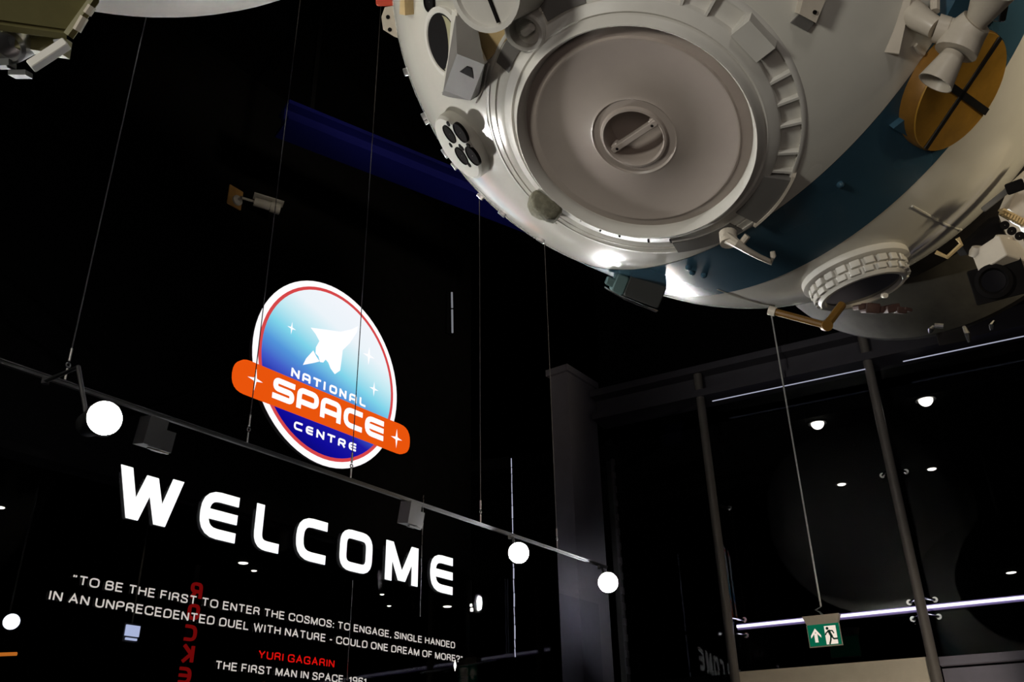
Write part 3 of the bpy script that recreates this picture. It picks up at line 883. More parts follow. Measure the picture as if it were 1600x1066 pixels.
for (u, v, R_, z) in ((168, 550, .078, .031), (860, 836, .078, .031), (360, 292, .05, .003), (738, 428, .078, .003), (763, 590, .062, .003)):
    mb = MB(); star(mb, zc(u, v), R_, .2, TS, z); mb.build('star', M['e_signw'], r, smooth=0)
# rocket silhouette
shut = [(455, 290), (530, 300), (600, 310), (655, 298), (685, 283), (680, 310), (645, 365), (610, 400), (604, 450), (597, 500), (572, 517), (552, 490), (540, 460), (527, 445),
        (515, 460), (500, 458), (492, 430), (478, 415), (480, 385), (497, 355), (478, 320)]
mb = MB()
pts = [zc(*p) for p in shut]
me_pts = pts
flat(mb, pts, TS, .0032, .003)
fin = [zc(*p) for p in ((416, 472), (432, 440), (466, 402), (480, 430), (497, 455), (470, 462))]
flat(mb, fin, TS, .0032, .003)
lab(mb.build('rocket_silhouette', M['e_signw'], r, smooth=0), 'white rocket silhouette')


def word(chars, t, name, m, z):
    """chars: (letter, left px, right px, bottom px, top px) in the crop frame"""
    wd = bpy.data.objects.new(name, None); COL.objects.link(wd); wd.parent = r; WORLD[wd.name] = WORLD[r.name]; wd.empty_display_size = .05
    for ch, a, b, y0, y1 in chars:
        mb = MB()
        x0, x1 = zc(a, (y0 + y1) / 2).x, zc(b, (y0 + y1) / 2).x
        put_glyph(mb, ch, x0, yb_[name], x1 - x0, yh_[name], t, TS, z, .004)
        mb.build('letter', m, wd, smooth=0)
    return wd


def rowz(a, b, f=.5):  # average height of two pixel points
    return (zc(*a).y + zc(*b).y) / 2


yb_ = {}; yh_ = {}
yb_['top_word'] = rowz((362, 525), (700, 673)); yh_['top_word'] = rowz((362, 488), (700, 630)) - yb_['top_word']
word([('N', 357, 398, 0, 1050), ('A', 412, 452, 0, 1090), ('T', 466, 503, 0, 1110), ('I', 512, 530, 0, 1150), ('O', 545, 582, 0, 1190), ('N', 594, 628, 0, 1230), ('A', 643, 679, 0, 1260), ('L', 693, 722, 0, 1300)], .235 * yh_['top_word'], 'top_word', M['e_signw'], .0035)
yb_['banner_word'] = rowz((258, 640), (795, 850)); yh_['banner_word'] = rowz((285, 541), (795, 755)) - yb_['banner_word']
word([('S', 254, 362, 0, 1200), ('P', 372, 480, 0, 1290), ('A', 488, 590, 0, 1380), ('C', 600, 692, 0, 1500), ('E', 704, 796, 0, 1600)], .25 * yh_['banner_word'], 'banner_word', M['e_signw'], .0315)
yb_['bottom_word'] = rowz((375, 790), (672, 893)); yh_['bottom_word'] = rowz((375, 750), (672, 855)) - yb_['bottom_word']
word([('C', 371, 412, 0, 1550), ('E', 430, 464, 0, 1580), ('N', 482, 520, 0, 1620), ('T', 535, 572, 0, 1660), ('R', 588, 624, 0, 1700), ('E', 640, 675, 0, 1740)], .225 * yh_['bottom_word'], 'bottom_word', M['e_signw'], .0035)
for q in (-.4, .4):
    a = TS @ V((q * SR, .1, -.06)); MB().tube([a, a + N1 * (6.5 - (a - EYE).dot(N1))], .02, seg=8).build('wall_arm', M['black'], r)

# ================================================================== spacecraft
R = 1.1; WID = .31222
HN = V((.776334467, .630320994, -.000489537)).normalized()       # long axis, front to rear
HM = V((.819104338, 2.41812046, 2.61791885)) + EYE               # middle of the blue band
C1 = HM - HN * WID / 2; C2 = HM + HN * WID / 2
ship = thing('spacecraft', HM - Z * R, 'large white spherical spacecraft with round hatch and blue band hanging overhead', 'spacecraft')


def surf(u, v, h=0.0):
    """first hit of the view ray with the hull inflated by h; returns point, outward normal"""
    d = ray(u, v); best = None; RR = R + h
    for c, sgn in ((C1, -1), (C2, 1)):
        q = c - EYE; b = d.dot(q); disc = b * b - (q.length_squared - RR * RR)
        if disc >= 0:
            p = EYE + d * (b - math.sqrt(disc)); a = (p - HM).dot(HN)
            if a * sgn >= WID / 2: best = (p, (p - c).normalized()) if best is None or (p - EYE).length < (best[0] - EYE).length else best
    q = EYE - HM; dp = d - HN * d.dot(HN); qp = q - HN * q.dot(HN)
    A = dp.length_squared; B_ = dp.dot(qp); C_ = qp.length_squared - RR * RR; disc = B_ * B_ - A * C_
    if disc >= 0:
        t = (-B_ - math.sqrt(disc)) / A; p = EYE + d * t; a = (p - HM).dot(HN)
        if abs(a) <= WID / 2:
            n = (p - HM - HN * a).normalized()
            if best is None or t < (best[0] - EYE).length: best = (p, n)
    if best is None:      # beyond the limb: nearest point of approach
        q = C1 if u < 1060 else C2; t = d.dot(q - EYE); p = EYE + d * t; n = (p - q).normalized(); best = (q + n * (R + h), n)
    return best


def sp3(u, v, h): return surf(u, v, h)[0]


def plate(mb, px, h0, h1, mi=0):
    """raised plate whose outer face has the given outline"""
    top = [];bot = []
    for (u, v) in px:
        p, n = surf(u, v, h1); top.append(p); bot.append(p - n * (h1 - h0))
    return mb.prism(top, bot, mi)


# hatch frame
hy = (-2.285, -1.132)
HH = V((math.sin(hy[0]) * math.cos(hy[1]), math.cos(hy[0]) * math.cos(hy[1]), math.sin(hy[1])))
H0 = 1.075
HC = C1 + HH * H0
RL = .339
_x = CR - HH * CR.dot(HH); _x.normalize(); _y = CU - HH * CU.dot(HH); _y = (_y - _x * _y.dot(_x)).normalized()
TH = Matrix(((_x.x, _y.x, HH.x, HC.x), (_x.y, _y.y, HH.y, HC.y), (_x.z, _y.z, HH.z, HC.z), (0, 0, 0, 1)))


def hp(u, v, h=0.0):
    """pixel -> hatch plane polar coordinates"""
    d = ray(u, v); c = HC + HH * h; t = (c - EYE).dot(HH) / d.dot(HH); p = EYE + d * t - c
    x, y = p.dot(_x), p.dot(_y); return math.hypot(x, y), math.degrees(math.atan2(y, x))


# hull (front and rear hemispheres) with an opening at the hatch
TA = frame(HM, HN, Z)
mb = MB()
prof = [(R * math.sin(math.radians(a)), -WID / 2 - R * math.cos(math.radians(a))) for a in [0.05] + [i * .75 for i in range(1, 121)]]
mb.lathe(prof, TA, seg=480)
prof2 = [(R * math.cos(math.radians(a)), WID / 2 + R * math.sin(math.radians(a))) for a in [i * 2 for i in range(0, 28)]]
mb.lathe(prof2, TA, seg=160)
keep = []
for f in mb.f:
    c = sum((mb.v[i] for i in f), V((0, 0, 0))) / len(f) - C1
    a = c.dot(HH); keep.append(not (a > 0 and (c - HH * a).length < .452))
mb.f = [f for f, k in zip(mb.f, keep) if k]; mb.m = [m_ for m_, k in zip(mb.m, keep) if k]
hull = mb.build('hull', M['hull'], ship, smooth=50, fix=False)
for p in hull.data.polygons: pass
mb = MB().lathe([(R + .0015, -WID / 2), (R + .0015, WID / 2)], TA, seg=240)
lab(mb.build('painted_band', M['blue'], ship, smooth=50), 'blue painted band')
# weld seams on the hull
mb = MB()
pts = [(1425, 322), (1445, 333), (1465, 345), (1485, 354), (1502, 359)]
mb.tube([sp3(*p, .001) for p in pts], .004, seg=6); mb.build('weld_seam', M['hull'], ship); mb = MB()
pts = [(1121, 452), (1150, 463), (1180, 472), (1210, 478)]
mb.tube([sp3(*p, .001) for p in pts], .003, seg=6)
mb.build('weld_seam', M['hull'], ship)

# ---- hatch
hz = lambda off: off - H0
mb = MB()
mb.lathe([(.325, hz(1.025)), (.328, hz(1.04)), (RL - .002, hz(1.068)), (RL + .004, hz(1.076)), (RL + .010, hz(1.070)), (RL + .016, hz(1.050)), (.362, hz(1.044)), (.368, hz(1.048)), (.374, hz(1.043)), (.395, hz(1.032)),
          (.398, hz(1.028)), (.400, hz(1.012)), (.449, hz(.990)), (.451, hz(1.010)), (.458, hz(1.008)), (.464, hz(1.0)), (.475, hz(.975))], TH, seg=144)
hat = mb.build('hatch', M['ring'], ship, smooth=40, fix=False)
mb = MB().lathe([(.335, hz(1.03)), (.318, hz(1.036)), (.298, hz(1.040)), (.294, hz(1.047)), (.288, hz(1.047)), (.284, hz(1.044)), (.13, hz(1.052)), (.122, hz(1.057)), (.117, hz(1.052)), (.098, hz(1.053)), (.094, hz(1.062)), (.088, hz(1.064)), (.084, hz(1.058)), (.082, hz(.99)), (.06, hz(.975)), (.001, hz(.972))], TH, seg=128)
lid = mb.build('lid', M['hatch'], hat, smooth=40, fix=False); lab(lid, 'brownish grey round lid')
r0, a0 = hp(956, 240); r1, a1 = hp(1017, 200)
pa = V((r0 * math.cos(math.radians(a0)), r0 * math.sin(math.radians(a0)), hz(1.048))); pb = V((r1 * math.cos(math.radians(a1)), r1 * math.sin(math.radians(a1)), hz(1.048)))
dr = (pb - pa).normalized(); mid = (pa + pb) / 2; off_ = V((-.002, -.002, 0)) - V((mid.x, mid.y, 0))
TBr = TH @ Matrix.Translation((0.0, 0.0, hz(1.045))) @ Matrix.Rotation(math.atan2(dr.y, dr.x), 4, 'Z')
mb = MB().rbox((0, 0, 0), (.168, .018, .022), .005, TBr).rbox((-.071, 0, -.006), (.026, .028, .02), .008, TBr).rbox((.071, 0, -.006), (.026, .028, .02), .008, TBr)
mb.build('handle_bar', M['hatch'], hat)
mb = MB()
for q in (-.066, .066): MB().cyl(.0045, -.01, .0115, TBr @ Matrix.Translation((q, -.001, 0)), seg=10).build('bar_screw', M['void'], hat)
MB().lathe([(.392, hz(1.0325)), (.397, hz(1.0315)), (.41, hz(1.0265)), (.422, hz(1.0210)), (.424, hz(1.015)), (.427, hz(1.015)), (.429, hz(1.018)), (.440, hz(1.0125)), (.452, hz(1.0070)), (.462, hz(1.0015)), (.470, hz(.993))], TH, seg=110, a0=108, a1=338).build('flange_plate', M['hull'], hat)
# ribs dividing the pocket ring
ribs = [(1213, 123), (1225, 158), (1230, 193), (1228, 237), (1107, 15), (1150, 43), (1065, 6), (1218, 265)]
def TRi(ang): return TH @ Matrix.Rotation(math.radians(ang), 4, 'Z')
for (u, v) in ribs:
    rr, a = hp(u, v, hz(1.01))
    mb = MB().add([TRi(a) @ V(q) for q in [(.398, -.006, hz(1.0)), (.452, -.006, hz(.985)), (.452, .006, hz(.985)), (.398, .006, hz(1.0)), (.398, -.0035, hz(1.030)), (.452, -.0035, hz(1.009)), (.452, .0035, hz(1.009)), (.398, .0035, hz(1.030))]], [(3, 2, 1, 0), (4, 5, 6, 7), (0, 1, 5, 4), (1, 2, 6, 5), (2, 3, 7, 6), (3, 0, 4, 7)]); mb.build('rib', M['ring'], hat, smooth=0)
# block on the ring
rr, a = hp(1172, 65, hz(1.03))
mb = MB().box((.428, 0, hz(1.02)), (.060, .098, .055), TRi(a)); lab(mb.build('stop_block', M['ring'], hat, smooth=0), 'square block on the ring')
# grey arc segments; the two at the left paint shaded flat recesses
def arc_plate(p0, p1, r0, r1, o0, o1, m, name, lbl=None):
    a0 = hp(*p0)[1]; a1 = hp(*p1)[1]
    if a1 < a0: a0, a1 = a1, a0
    if a1 - a0 > 180: a0, a1 = a1, a0 + 360
    mb = MB().lathe([(r0, hz(o0)), (r0, hz(o1)), (r1, hz(o1) - .022), (r1, hz(o0))], TH, seg=24, a0=a0, a1=a1, cap=True)
    o = mb.build(name, m, hat, smooth=30)
    if lbl: lab(o, lbl)
arc_plate((842, 36), (905, 5), .400, .447, 1.0, 1.0345, M['grey'], 'grey_arc', 'grey arc painting a shaded flat recess at the upper left of the ring')
arc_plate((783, 123), (806, 80), .400, .447, 1.0, 1.0345, M['grey'], 'grey_arc', 'grey arc painting a shaded flat recess at the left of the ring')
arc_plate((1205, 290), (1160, 352), .380, .456, 1.0, 1.046, M['grey'], 'grey_arc', 'grey curved plate at the lower right of the ring')
arc_plate((1150, 375), (1045, 388), .400, .455, 1.0, 1.0345, M['grey'], 'grey_arc', 'grey curved plate at the bottom of the ring')
# bright outer edging of the lower right plate
a0 = hp(1212, 285)[1]; a1 = hp(1165, 362)[1]
if a1 > a0: a0, a1 = a1, a0
MB().lathe([(.455, hz(1.0)), (.455, hz(1.028)), (.463, hz(1.027)), (.466, hz(.98)), (.455, hz(.98))], TH, seg=24, a0=a1, a1=a0, cap=True).build('edge_strip', M['cream'], hat)
# cup shaped bolt on the ring
rr, a = hp(818, 53, hz(1.06))
Tb = TRi(a) @ Matrix.Translation((rr, 0, hz(1.02)))
MB().lathe([(.058, -.03), (.058, .03), (.052, .036), (.042, .034), (.04, -.01), (.001, -.012)], Tb, seg=28).build('bolt_cup', M['ring'], hat)
mb = MB().tube([Tb @ V((-.0, .02, -.01)), Tb @ V((-.0, .0, .028)), Tb @ V((-.004, -.03, .034))], [.012, .013, .011], seg=8); lab(mb.build('bolt_lever', M['white'], hat), 'metal lever with its gleam painted white')  # white colour stands for the gleam of chrome
# small dark spots, studs and ticks on the flange's lower side
mb = MB()
for (u, v) in ((905, 352), (935, 368), (965, 377), (1010, 385), (1045, 386)):
    rr, a = hp(u, v); mb.box((rr, 0, hz(1.04)), (.016, .006, .012), TRi(a))
mb.build('locking_studs', M['chrome'], hat, smooth=0)

# hook handle near the hatch
p0, n0 = surf(1138, 372, .05)
pts = [sp3(1135, 366, .0), sp3(1137, 372, .07), sp3(1150, 380, .09), sp3(1165, 390, .10), sp3(1185, 401, .10), sp3(1205, 410, .10), sp3(1208, 400, .10), sp3(1207, 393, .09)]
mb = MB().tube(pts, [.016, .018, .014, .010, .009, .009, .009, .007], seg=8)
mb.cyl(.026, -.02, .02, frame(sp3(1138, 372, .06), n0), seg=14)
mb.tube([sp3(1160, 378, .08), sp3(1168, 368, .07)], .010, seg=8)
mb.build('hook_handle', M['cream'], ship)
# crumpled foam pad
c, n = surf(851, 323, .02)
mb = MB()
T = frame(c, n, CR * .8 - CU * .6)
rings = []
for zz, k in ((-.03, 1.0), (.0, 1.05), (.022, .95), (.034, .6)):
    rg = []
    for i in range(20):
        a = 2 * math.pi * i / 20; ca_, sa_ = math.cos(a), math.sin(a); q = max(abs(ca_), abs(sa_)); rd = .046 / q * random.uniform(.88, 1.1) * k
        rg.append(V((rd * ca_ * 1.1, rd * sa_ * .85, zz + random.uniform(-.006, .006))))
    rings.append(rg)
mb.loft(rings, T); lab(mb.build('foam_pad', M['foam'], ship, smooth=70), 'crumpled grey green pad')
# round vent with four holes
c, n = surf(723, 226, .008)
T = frame(c, n, CR)
mb = MB().lathe([(.118, -.05), (.118, .018), (.110, .026), (.001, .027)], T, seg=48); vent = mb.build('round_vent', M['matte'], ship)
ex_ = CR - n * CR.dot(n); ex_.normalize(); ey_ = n.cross(ex_)
def loc2(u, v, h):
    d = ray(u, v); cc_ = c + n * h; t = (cc_ - EYE).dot(n) / d.dot(n); p = EYE + d * t - cc_; return p.dot(ex_), p.dot(ey_)
for (u, v, k) in ((702, 210, .030), (719, 208, .032), (721, 244, .030), (738, 244, .032)):
    x, y = loc2(u, v, .028); mb = MB().lathe([(k * 1.12, .02), (k * 1.1, .030), (k, .030), (k * .96, .0275), (.001, .0274)], T @ Matrix.Translation((x, y, 0)), seg=20); mb.build('vent_hole', M['void'], vent)
mb = MB()
for (u, v) in ((700, 194), (704, 227), (731, 228), (733, 258), (719, 229), (722, 232)):
    x, y = loc2(u, v, .028); mb.cyl(.009, .02, .0285, T @ Matrix.Translation((x, y, 0)), seg=12)
mb.build('screw_holes', M['void'], vent)
# flush oval port
c, n = surf(695, 67, .004)
T = frame(c, n, CR)
mb = MB().lathe([(.105, -.01), (.105, .004), (.09, .006), (.086, .002)], T, seg=40); prt = mb.build('round_port', M['ring'], ship)
MB().cyl(.087, -.004, .003, T, seg=40).build('port_dark', M['void'], prt)  # near-black disc paints the shaded depth of the recess
flat(MB(), [(.083 * math.cos(q * math.pi / 16), .083 * math.sin(q * math.pi / 16)) for q in range(-7, 8)] + [(-.01 + .035 * math.cos(q * math.pi / 16), .083 * math.sin(q * math.pi / 16)) for q in range(7, -8, -1)], T, .003, .001).build('lit_crescent', mat('port_lit_wall', (0.35, 0.33, 0.2), 0.4), prt)  # yellowish crescent paints the lit inner wall of the recess
# upper small port
c, n = surf(671, 3, .004); T = frame(c, n, CR)
MB().lathe([(.03, -.01), (.03, .005), (.026, .006), (.024, .002), (.001, .001)], T, seg=24).build('small_port', M['void'], ship)
# wedge sensor housing
def hx(corners):   # eight points: four outer, four inner
    return [sp3(*c_) for c_ in corners]
o_ = hx([(714, 84, .16), (757, 101, .16), (735, 157, .10), (694, 141, .10)])
q_ = hx([(712, 20, .02), (745, 36, .02), (748, 150, -.02), (690, 150, -.02)])
mb = MB().add(o_ + q_, [(0, 1, 2, 3), (0, 4, 5, 1), (1, 5, 6, 2), (2, 6, 7, 3), (3, 7, 4, 0)])
sh = mb.build('sensor_housing', M['grey'], ship, smooth=0); lab(sh, 'grey wedge housing with a square opening')
cen = sum(o_, V((0, 0, 0))) / 4; nn_ = (o_[1] - o_[0]).cross(o_[3] - o_[0]).normalized()
if nn_.dot(EYE - cen) < 0: nn_ = -nn_
def pl(u, v, c_, n_): d = ray(u, v); return EYE + d * ((c_ - EYE).dot(n_) / d.dot(n_))
mp = [pl(u, v, cen + nn_ * .002, nn_) for u, v in ((718, 112), (729, 104), (737, 107), (740, 123))]
mb = MB().prism(mp, [p - nn_ * .03 for p in mp]); mb.build('square_opening', M['void'], sh, smooth=0)
# white cheek in front of the wedge
mb = MB(); plate(mb, [(706, 15), (714, 20), (716, 80), (694, 142), (688, 146), (700, 90)], -.02, .03); mb.build('housing_cheek', M['hull'], sh, smooth=0)
# ochre patch between housing and hatch
mb = MB(); plate(mb, [(735, 45), (790, 44), (793, 60), (765, 92), (757, 96)], -.01, .006); lab(mb.build('ochre_patch', M['ochre'], ship, smooth=0), 'ochre triangular patch')
mb = MB().tube([sp3(733, 42, .02), sp3(757, 98, .05)], .009, seg=8); mb.build('edge_rod', M['cream'], ship)
# docking drum at the top edge
a, b = sp3(757, -14, .2), sp3(812, -34, .02)
ax = (b - a).normalized(); T = frame(a, -ax, CR); Ld = (b - a).length + .1
mb = MB().lathe([(.088, -Ld), (.094, -.03), (.103, -.01), (.103, .0), (.090, .0), (.086, -.012), (.001, -.014)], T, seg=40)
dr_ = mb.build('drum', M['ring'], ship); lab(dr_, 'pale drum at the upper edge of the hull')
MB().box((0, 0, -.008), (.007, .165, .008), T @ Matrix.Rotation(.45, 4, 'Z')).build('drum_groove', M['void'], dr_, smooth=0)
# red cover and bracket on the left limb
a = atd(602, 3, 3.65); T = frame(a, -ray(602, 3), CR)
lab(MB().rbox((0, .02, -.04), (.07, .07, .1), .01, T).build('red_cover', M['red'], ship), 'red cover')
a = atd(611, 42, 3.62); T = frame(a, -ray(611, 42), CR)
mb = MB(); flat(mb, [(.04, .08), (-.02, .07), (-.035, .035), (-.03, -.01), (.01, -.035), (.05, -.05)], T, -.05, .03); lb_ = mb.build('limb_bracket', M['cream'], ship, smooth=0)
mb = MB(); [mb.cyl(.008, -.03, -.018, T @ Matrix.Translation((x, y, 0)), seg=10) for x, y in ((-.01, .035), (-.005, -.01))]; mb.build('bracket_holes', M['void'], lb_)
mb = MB(); plate(mb, [(625, 0), (632, 0), (633, 24), (624, 22)], 0, .03); mb.build('side_slat', M['ochre'], ship, smooth=0)
# studs along the limb
for (u, v, k) in ((636, 112, .018), (663, 183, .02), (667, 188, .018), (695, 240, .025), (712, 258, .02), (735, 267, .012), (752, 306, .02), (786, 332, .02), (846, 373, .02), (756, 262, .012)):
    p, n = surf(u, v, .0); mb = MB().rbox((0, 0, .002), (k * 1.5, k * .9, .022), .004, frame(p, n, CR * .7 - CU * .7)); mb.build('limb_stud', M['steel'], ship)
# thin cable over the hull
pts = [(764, 100), (757, 130), (744, 160), (762, 165), (762, 190), (775, 230), (800, 275), (840, 325), (870, 350)]
MB().tube([sp3(*p, .006) for p in pts[:3]], .0035, seg=6).tube([sp3(*p, .004) for p in pts[3:]], .0028, seg=6).build('hull_cable', M['ring'], ship)
# teal box under the band
p, n = surf(992, 437, .0)
cA = atd(992, 450, (p - EYE).length + .02); T = frame(cA, (-ray(992, 450) + D1 * .2).normalized(), CR * .93 - CU * .36)
mb = MB().rbox((.03, 0.005, 0), (.135, .085, .12), .008, T); tb = mb.build('teal_box', M['dgrey'], ship); lab(tb, 'dark box under the hull')
lab(MB().rbox((-.06, -.005, .0), (.045, .07, .11), .01, T).rbox((-.09, -.01, .02), (.04, .03, .05), .006, T).build('box_cap', M['teal'], tb), 'teal end cap')
MB().tube([T @ V((-.11, -.035, .05)), T @ V((-.03, -.047, .07)), T @ V((.04, -.047, .07)), T @ V((.10, -.045, .05))], .004, seg=6).tube([T @ V((-.05, -.045, .03)), T @ V((.10, -.05, .04))], .004, seg=6).build('box_wire', M['chrome'], tb)
# yellow handrail below
pa, pb, pc = atd(1206, 486, 2.95), atd(1291, 509, 2.92), atd(1316, 476, 2.98)
mb = MB().tube([pa, pa * .3 + pb * .7, pb], .011, seg=10).tube([pb, pb * .5 + pc * .5 + (pc - pb).cross(CF).normalized() * .0, pc], [.014, .013, .013], seg=10)
hr = mb.build('hand_rail', M['yellow'], ship); lab(hr, 'yellow handrail')
MB().lathe([(.017, -.012), (.017, .012)], frame(pb, CF, CR), seg=14, cap=True).build('rail_joint', M['yellow'], hr)
MB().cyl(.015, -.01, .012, frame(pa, (pb - pa), CR), seg=12).build('rail_joint', M['cream'], hr)
# porthole with castellated rim
c, n = surf(1337, 427, .0); c2 = EYE + ray(1345, 449) * 1.0
T = frame(c, n, CR)
mb = MB().lathe([(.178, -.05), (.178, .006), (.164, .012), (.152, .012), (.148, .02), (.147, .062), (.140, .072), (.128, .072), (.122, .06), (.118, .03)], T, seg=56)
ph = mb.build('porthole', M['ring'], ship)
MB().cyl(.122, .03, .061, T, seg=48).build('porthole_glass', M['lens'], ph)
for k in range(22):
    a = 360 / 22 * k; Tk = T @ Matrix.Rotation(math.radians(a), 4, 'Z')
    MB().rbox((.154, 0, .025), (.018, .032, .022), .004, Tk).rbox((.150, .010, .051), (.016, .032, .019), .004, Tk).build('rim_lug', M['ring'], ph)
# strip plate on the upper hull (right of hatch)
mb = MB(); plate(mb, [(1258, 0 - 12), (1295, -12), (1275, 36), (1249, 22)], -.01, .035); hb = mb.build('hull_bracket', M['cream'], ship, smooth=0)
mb = MB(); plate(mb, [(1250, 22), (1272, 36), (1262, 50), (1236, 36)], -.01, .008); mb.build('bracket_foot', M['grey'], hb, smooth=0)
mb = MB(); p, n = surf(1273, 19, .036); mb.cyl(.005, -.01, .003, frame(p, n), seg=10); mb.build('bracket_screw', M['void'], hb)
# small studs on the blue band
for (u, v) in ((1312, 287), (1082, 424), (1076, 416), (1100, 428)):
    p, n = surf(u, v, .0); MB().lathe([(.011, 0), (.011, .008), (.006, .014), (.001, .015)], frame(p, n), seg=12).build('band_stud', M['blue'], ship)
# gold disc
pc_, n = surf(1500, 142, .035)
n = (n + (CR * .83 - CU * .56) * .22).normalized()
T = frame(pc_, n, CR * .56 + CU * .83)
def disc_local(u, v):
    d = ray(u, v); t = (pc_ - EYE).dot(n) / d.dot(n); p = T.inverted() @ (EYE + d * t); return p.x, p.y
gp = [disc_local(*q) for q in ((1553, 74), (1454, 221), (1566, 105), (1540, 180), (1436, 200))]
GR = .172
gx, gy = disc_local(1502, 147)
T = T @ Matrix.Translation((gx, gy, 0))
mb = MB().lathe([(GR * .93, -.14), (GR, -.035), (GR, -.012), (GR * .985, -.004)], T, seg=56); gd = mb.build('gold_drum', M['golddark'], ship); lab(gd, 'round gold covered drum on the band')
lab(MB().lathe([(GR * .985, -.006), (GR * .97, .0), (.001, .002)], T, seg=56).build('gold_face', M['gold'], gd), 'gold foil face')
cross = MB()
for ang, wd in ((math.atan2(gp[0][1] - gp[1][1], gp[0][0] - gp[1][0]), .016), (math.atan2(gp[0][1] - gp[1][1], gp[0][0] - gp[1][0]) + math.pi / 2, .020)):
    cross.box((0, 0, .0035), (GR * 1.93, wd, .004), T @ Matrix.Rotation(ang, 4, 'Z'))
lab(cross.build('tape_cross', M['tape'], gd, smooth=0), 'black cross')
# blue pads on the band
mb = MB(); plate(mb, [(1396, 201), (1414, 187), (1424, 191), (1440, 214), (1434, 222)], 0, .022); mb.build('band_pad', M['blue'], ship, smooth=0)
mb = MB(); plate(mb, [(1530, 38), (1550, 45), (1570, 62), (1574, 82), (1545, 66), (1527, 45)], 0, .03); mb.build('band_pad', M['blue'], ship, smooth=0)
mb = MB(); plate(mb, [(1493, 0), (1512, -8), (1520, 20), (1505, 30), (1478, 28)], 0, .05); mb.build('band_pad', M['blue'], ship, smooth=0)
p, n = surf(1561, 20, .02); MB().rbox((0, 0, 0), (.03, .045, .03), .006, frame(p, n, CR)).build('band_clip', M['chrome'], ship)
# thruster cluster
D0 = (sp3(1480, 60, .0) - EYE).length
dA = D0 - .16
th_a, th_b, th_c = atd(1418, 24, D0 - .13), atd(1462, 44, dA), atd(1508, 52, dA)
mb = MB().tube([atd(1422, 18, D0 - .1), atd(1438, 30, D0 - .14), th_b], [.034, .031, .026], seg=14).tube([th_b, atd(1480, 48, dA)], [.036, .034], seg=14)
mb.tube([atd(1476, 46, dA), th_c], [.030, .034], seg=14)
thr = mb.build('thruster_cluster', M['cream'], ship); lab(thr, 'cream thruster cluster with flared nozzles')
j = th_c
mb = MB().tube([atd(1526, 34, dA - .01), j, atd(1493, 82, dA - .02)], [.040, .050, .052], seg=20); mb.build('joint_body', M['cream'], thr)
n0_ = atd(1491, 84, dA - .02); n1_ = atd(1461, 130, dA - .05); T = frame(n0_, n1_ - n0_, CR); Ln = (n1_ - n0_).length
MB().lathe([(.026, 0), (.030, Ln * .2), (.044, Ln), (.041, Ln), (.027, Ln * .2), (.02, .0)], T, seg=28).build('nozzle', M['cream'], thr)
MB().cyl(.024, .005, .01, T, seg=20).build('nozzle_throat', M['rust'], thr)
n0_ = atd(1524, 38, dA - .01); n1_ = atd(1556, -18, dA - .05); T = frame(n0_, n1_ - n0_, CR); Ln = (n1_ - n0_).length
MB().lathe([(.024, 0), (.030, Ln * .2), (.052, Ln), (.049, Ln), (.027, Ln * .2), (.02, .0)], T, seg=28).build('nozzle', M['cream'], thr)
s0_, s1_ = atd(1411, -14, D0 - .16), atd(1391, 78, D0 - .1)
dv = (s1_ - s0_); T = frame((s0_ + s1_) / 2, -ray(1400, 30), dv)
MB().box((0, 0, 0), (dv.length, .046, .012), T).box((dv.length * .47, 0, -.05), (.014, .046, .10), T).build('strap', M['cream'], thr, smooth=0)
MB().lathe([(.052, -.02), (.052, .02), (.045, .02), (.045, -.02)], frame(atd(1397, 22, D0 - .09), th_b - th_a, CR), seg=24).build('clamp_ring', M['dark'], thr)
cg = atd(1398, 55, D0 - .03); T = frame(cg, surf(1398, 55)[1], CR)
MB().lathe([(.085, -.04), (.085, .01), (.079, .01), (.079, -.04)], T, seg=32, a0=170, a1=385, cap=True).build('guard_ring', M['cream'], thr)
mb = MB().tube([atd(1461, -5, D0 - .09), atd(1461, 18, D0 - .12)], .012, seg=8); mb.build('feed_pipe', M['cream'], thr)
mb = MB().tube([sp3(1430, 70, .004), sp3(1436, 80, .004), sp3(1443, 84, .004)], .007, seg=6); mb.build('hull_lug', M['cream'], thr)

# ---- rear: collar, dome of the descent section and its instruments
ze = lambda s_: WID / 2 + s_
mb = MB().lathe([(.78, ze(.70)), (.83, ze(.74)), (.83, ze(.84)), (.70, ze(.88))], TA, seg=96); mb.build('rear_collar', M['soot'], ship, smooth=40)
mb = MB().lathe([(.50, ze(.84)), (.68, ze(.90)), (.78, ze(.98)), (.85, ze(1.07)), (.90, ze(1.17)), (.92, ze(1.22))], TA, seg=96)
mb.build('descent_dome', M['burnt'], ship, smooth=50)
mb = MB().lathe([(.92, ze(1.22)), (.92, ze(1.25)), (.87, ze(1.34)), (.6, ze(1.46)), (.02, ze(1.5))], TA, seg=72)
mb.build('descent_shield', M['soot'], ship, smooth=50)
def cam_box(u, v, dist, dims, rot, m, name, parent=ship, rb=.006, tilt=0.0, yaw=0.0):
    c_ = atd(u, v, dist); T = frame(c_, -ray(u, v), CR) @ Matrix.Rotation(rot, 4, 'Z') @ Matrix.Rotation(tilt, 4, 'X') @ Matrix.Rotation(yaw, 4, 'Y')
    o = MB().rbox((0, 0, 0), dims, rb, T).build(name, m, parent); return o, T
DD = 3.12
ib, Ti = cam_box(1562, 402, DD, (.10, .075, .10), .38, M['cream'], 'instrument_box', tilt=-.5, yaw=-.5); lab(ib, 'cream instrument box')
for (u, v) in ((1530, 393), (1567, 376)):
    q = atd(u, v, DD + .01); MB().lathe([(.001, .018), (.022, .014), (.028, .0), (.028, -.015)], frame(q, CU * .9 - CF * .3, CR), seg=18).build('box_knob', M['cream'], ib)
o, Tl = cam_box(1560, 440, DD + .02, (.15, .11, .10), .30, M['soot'], 'camera_block')
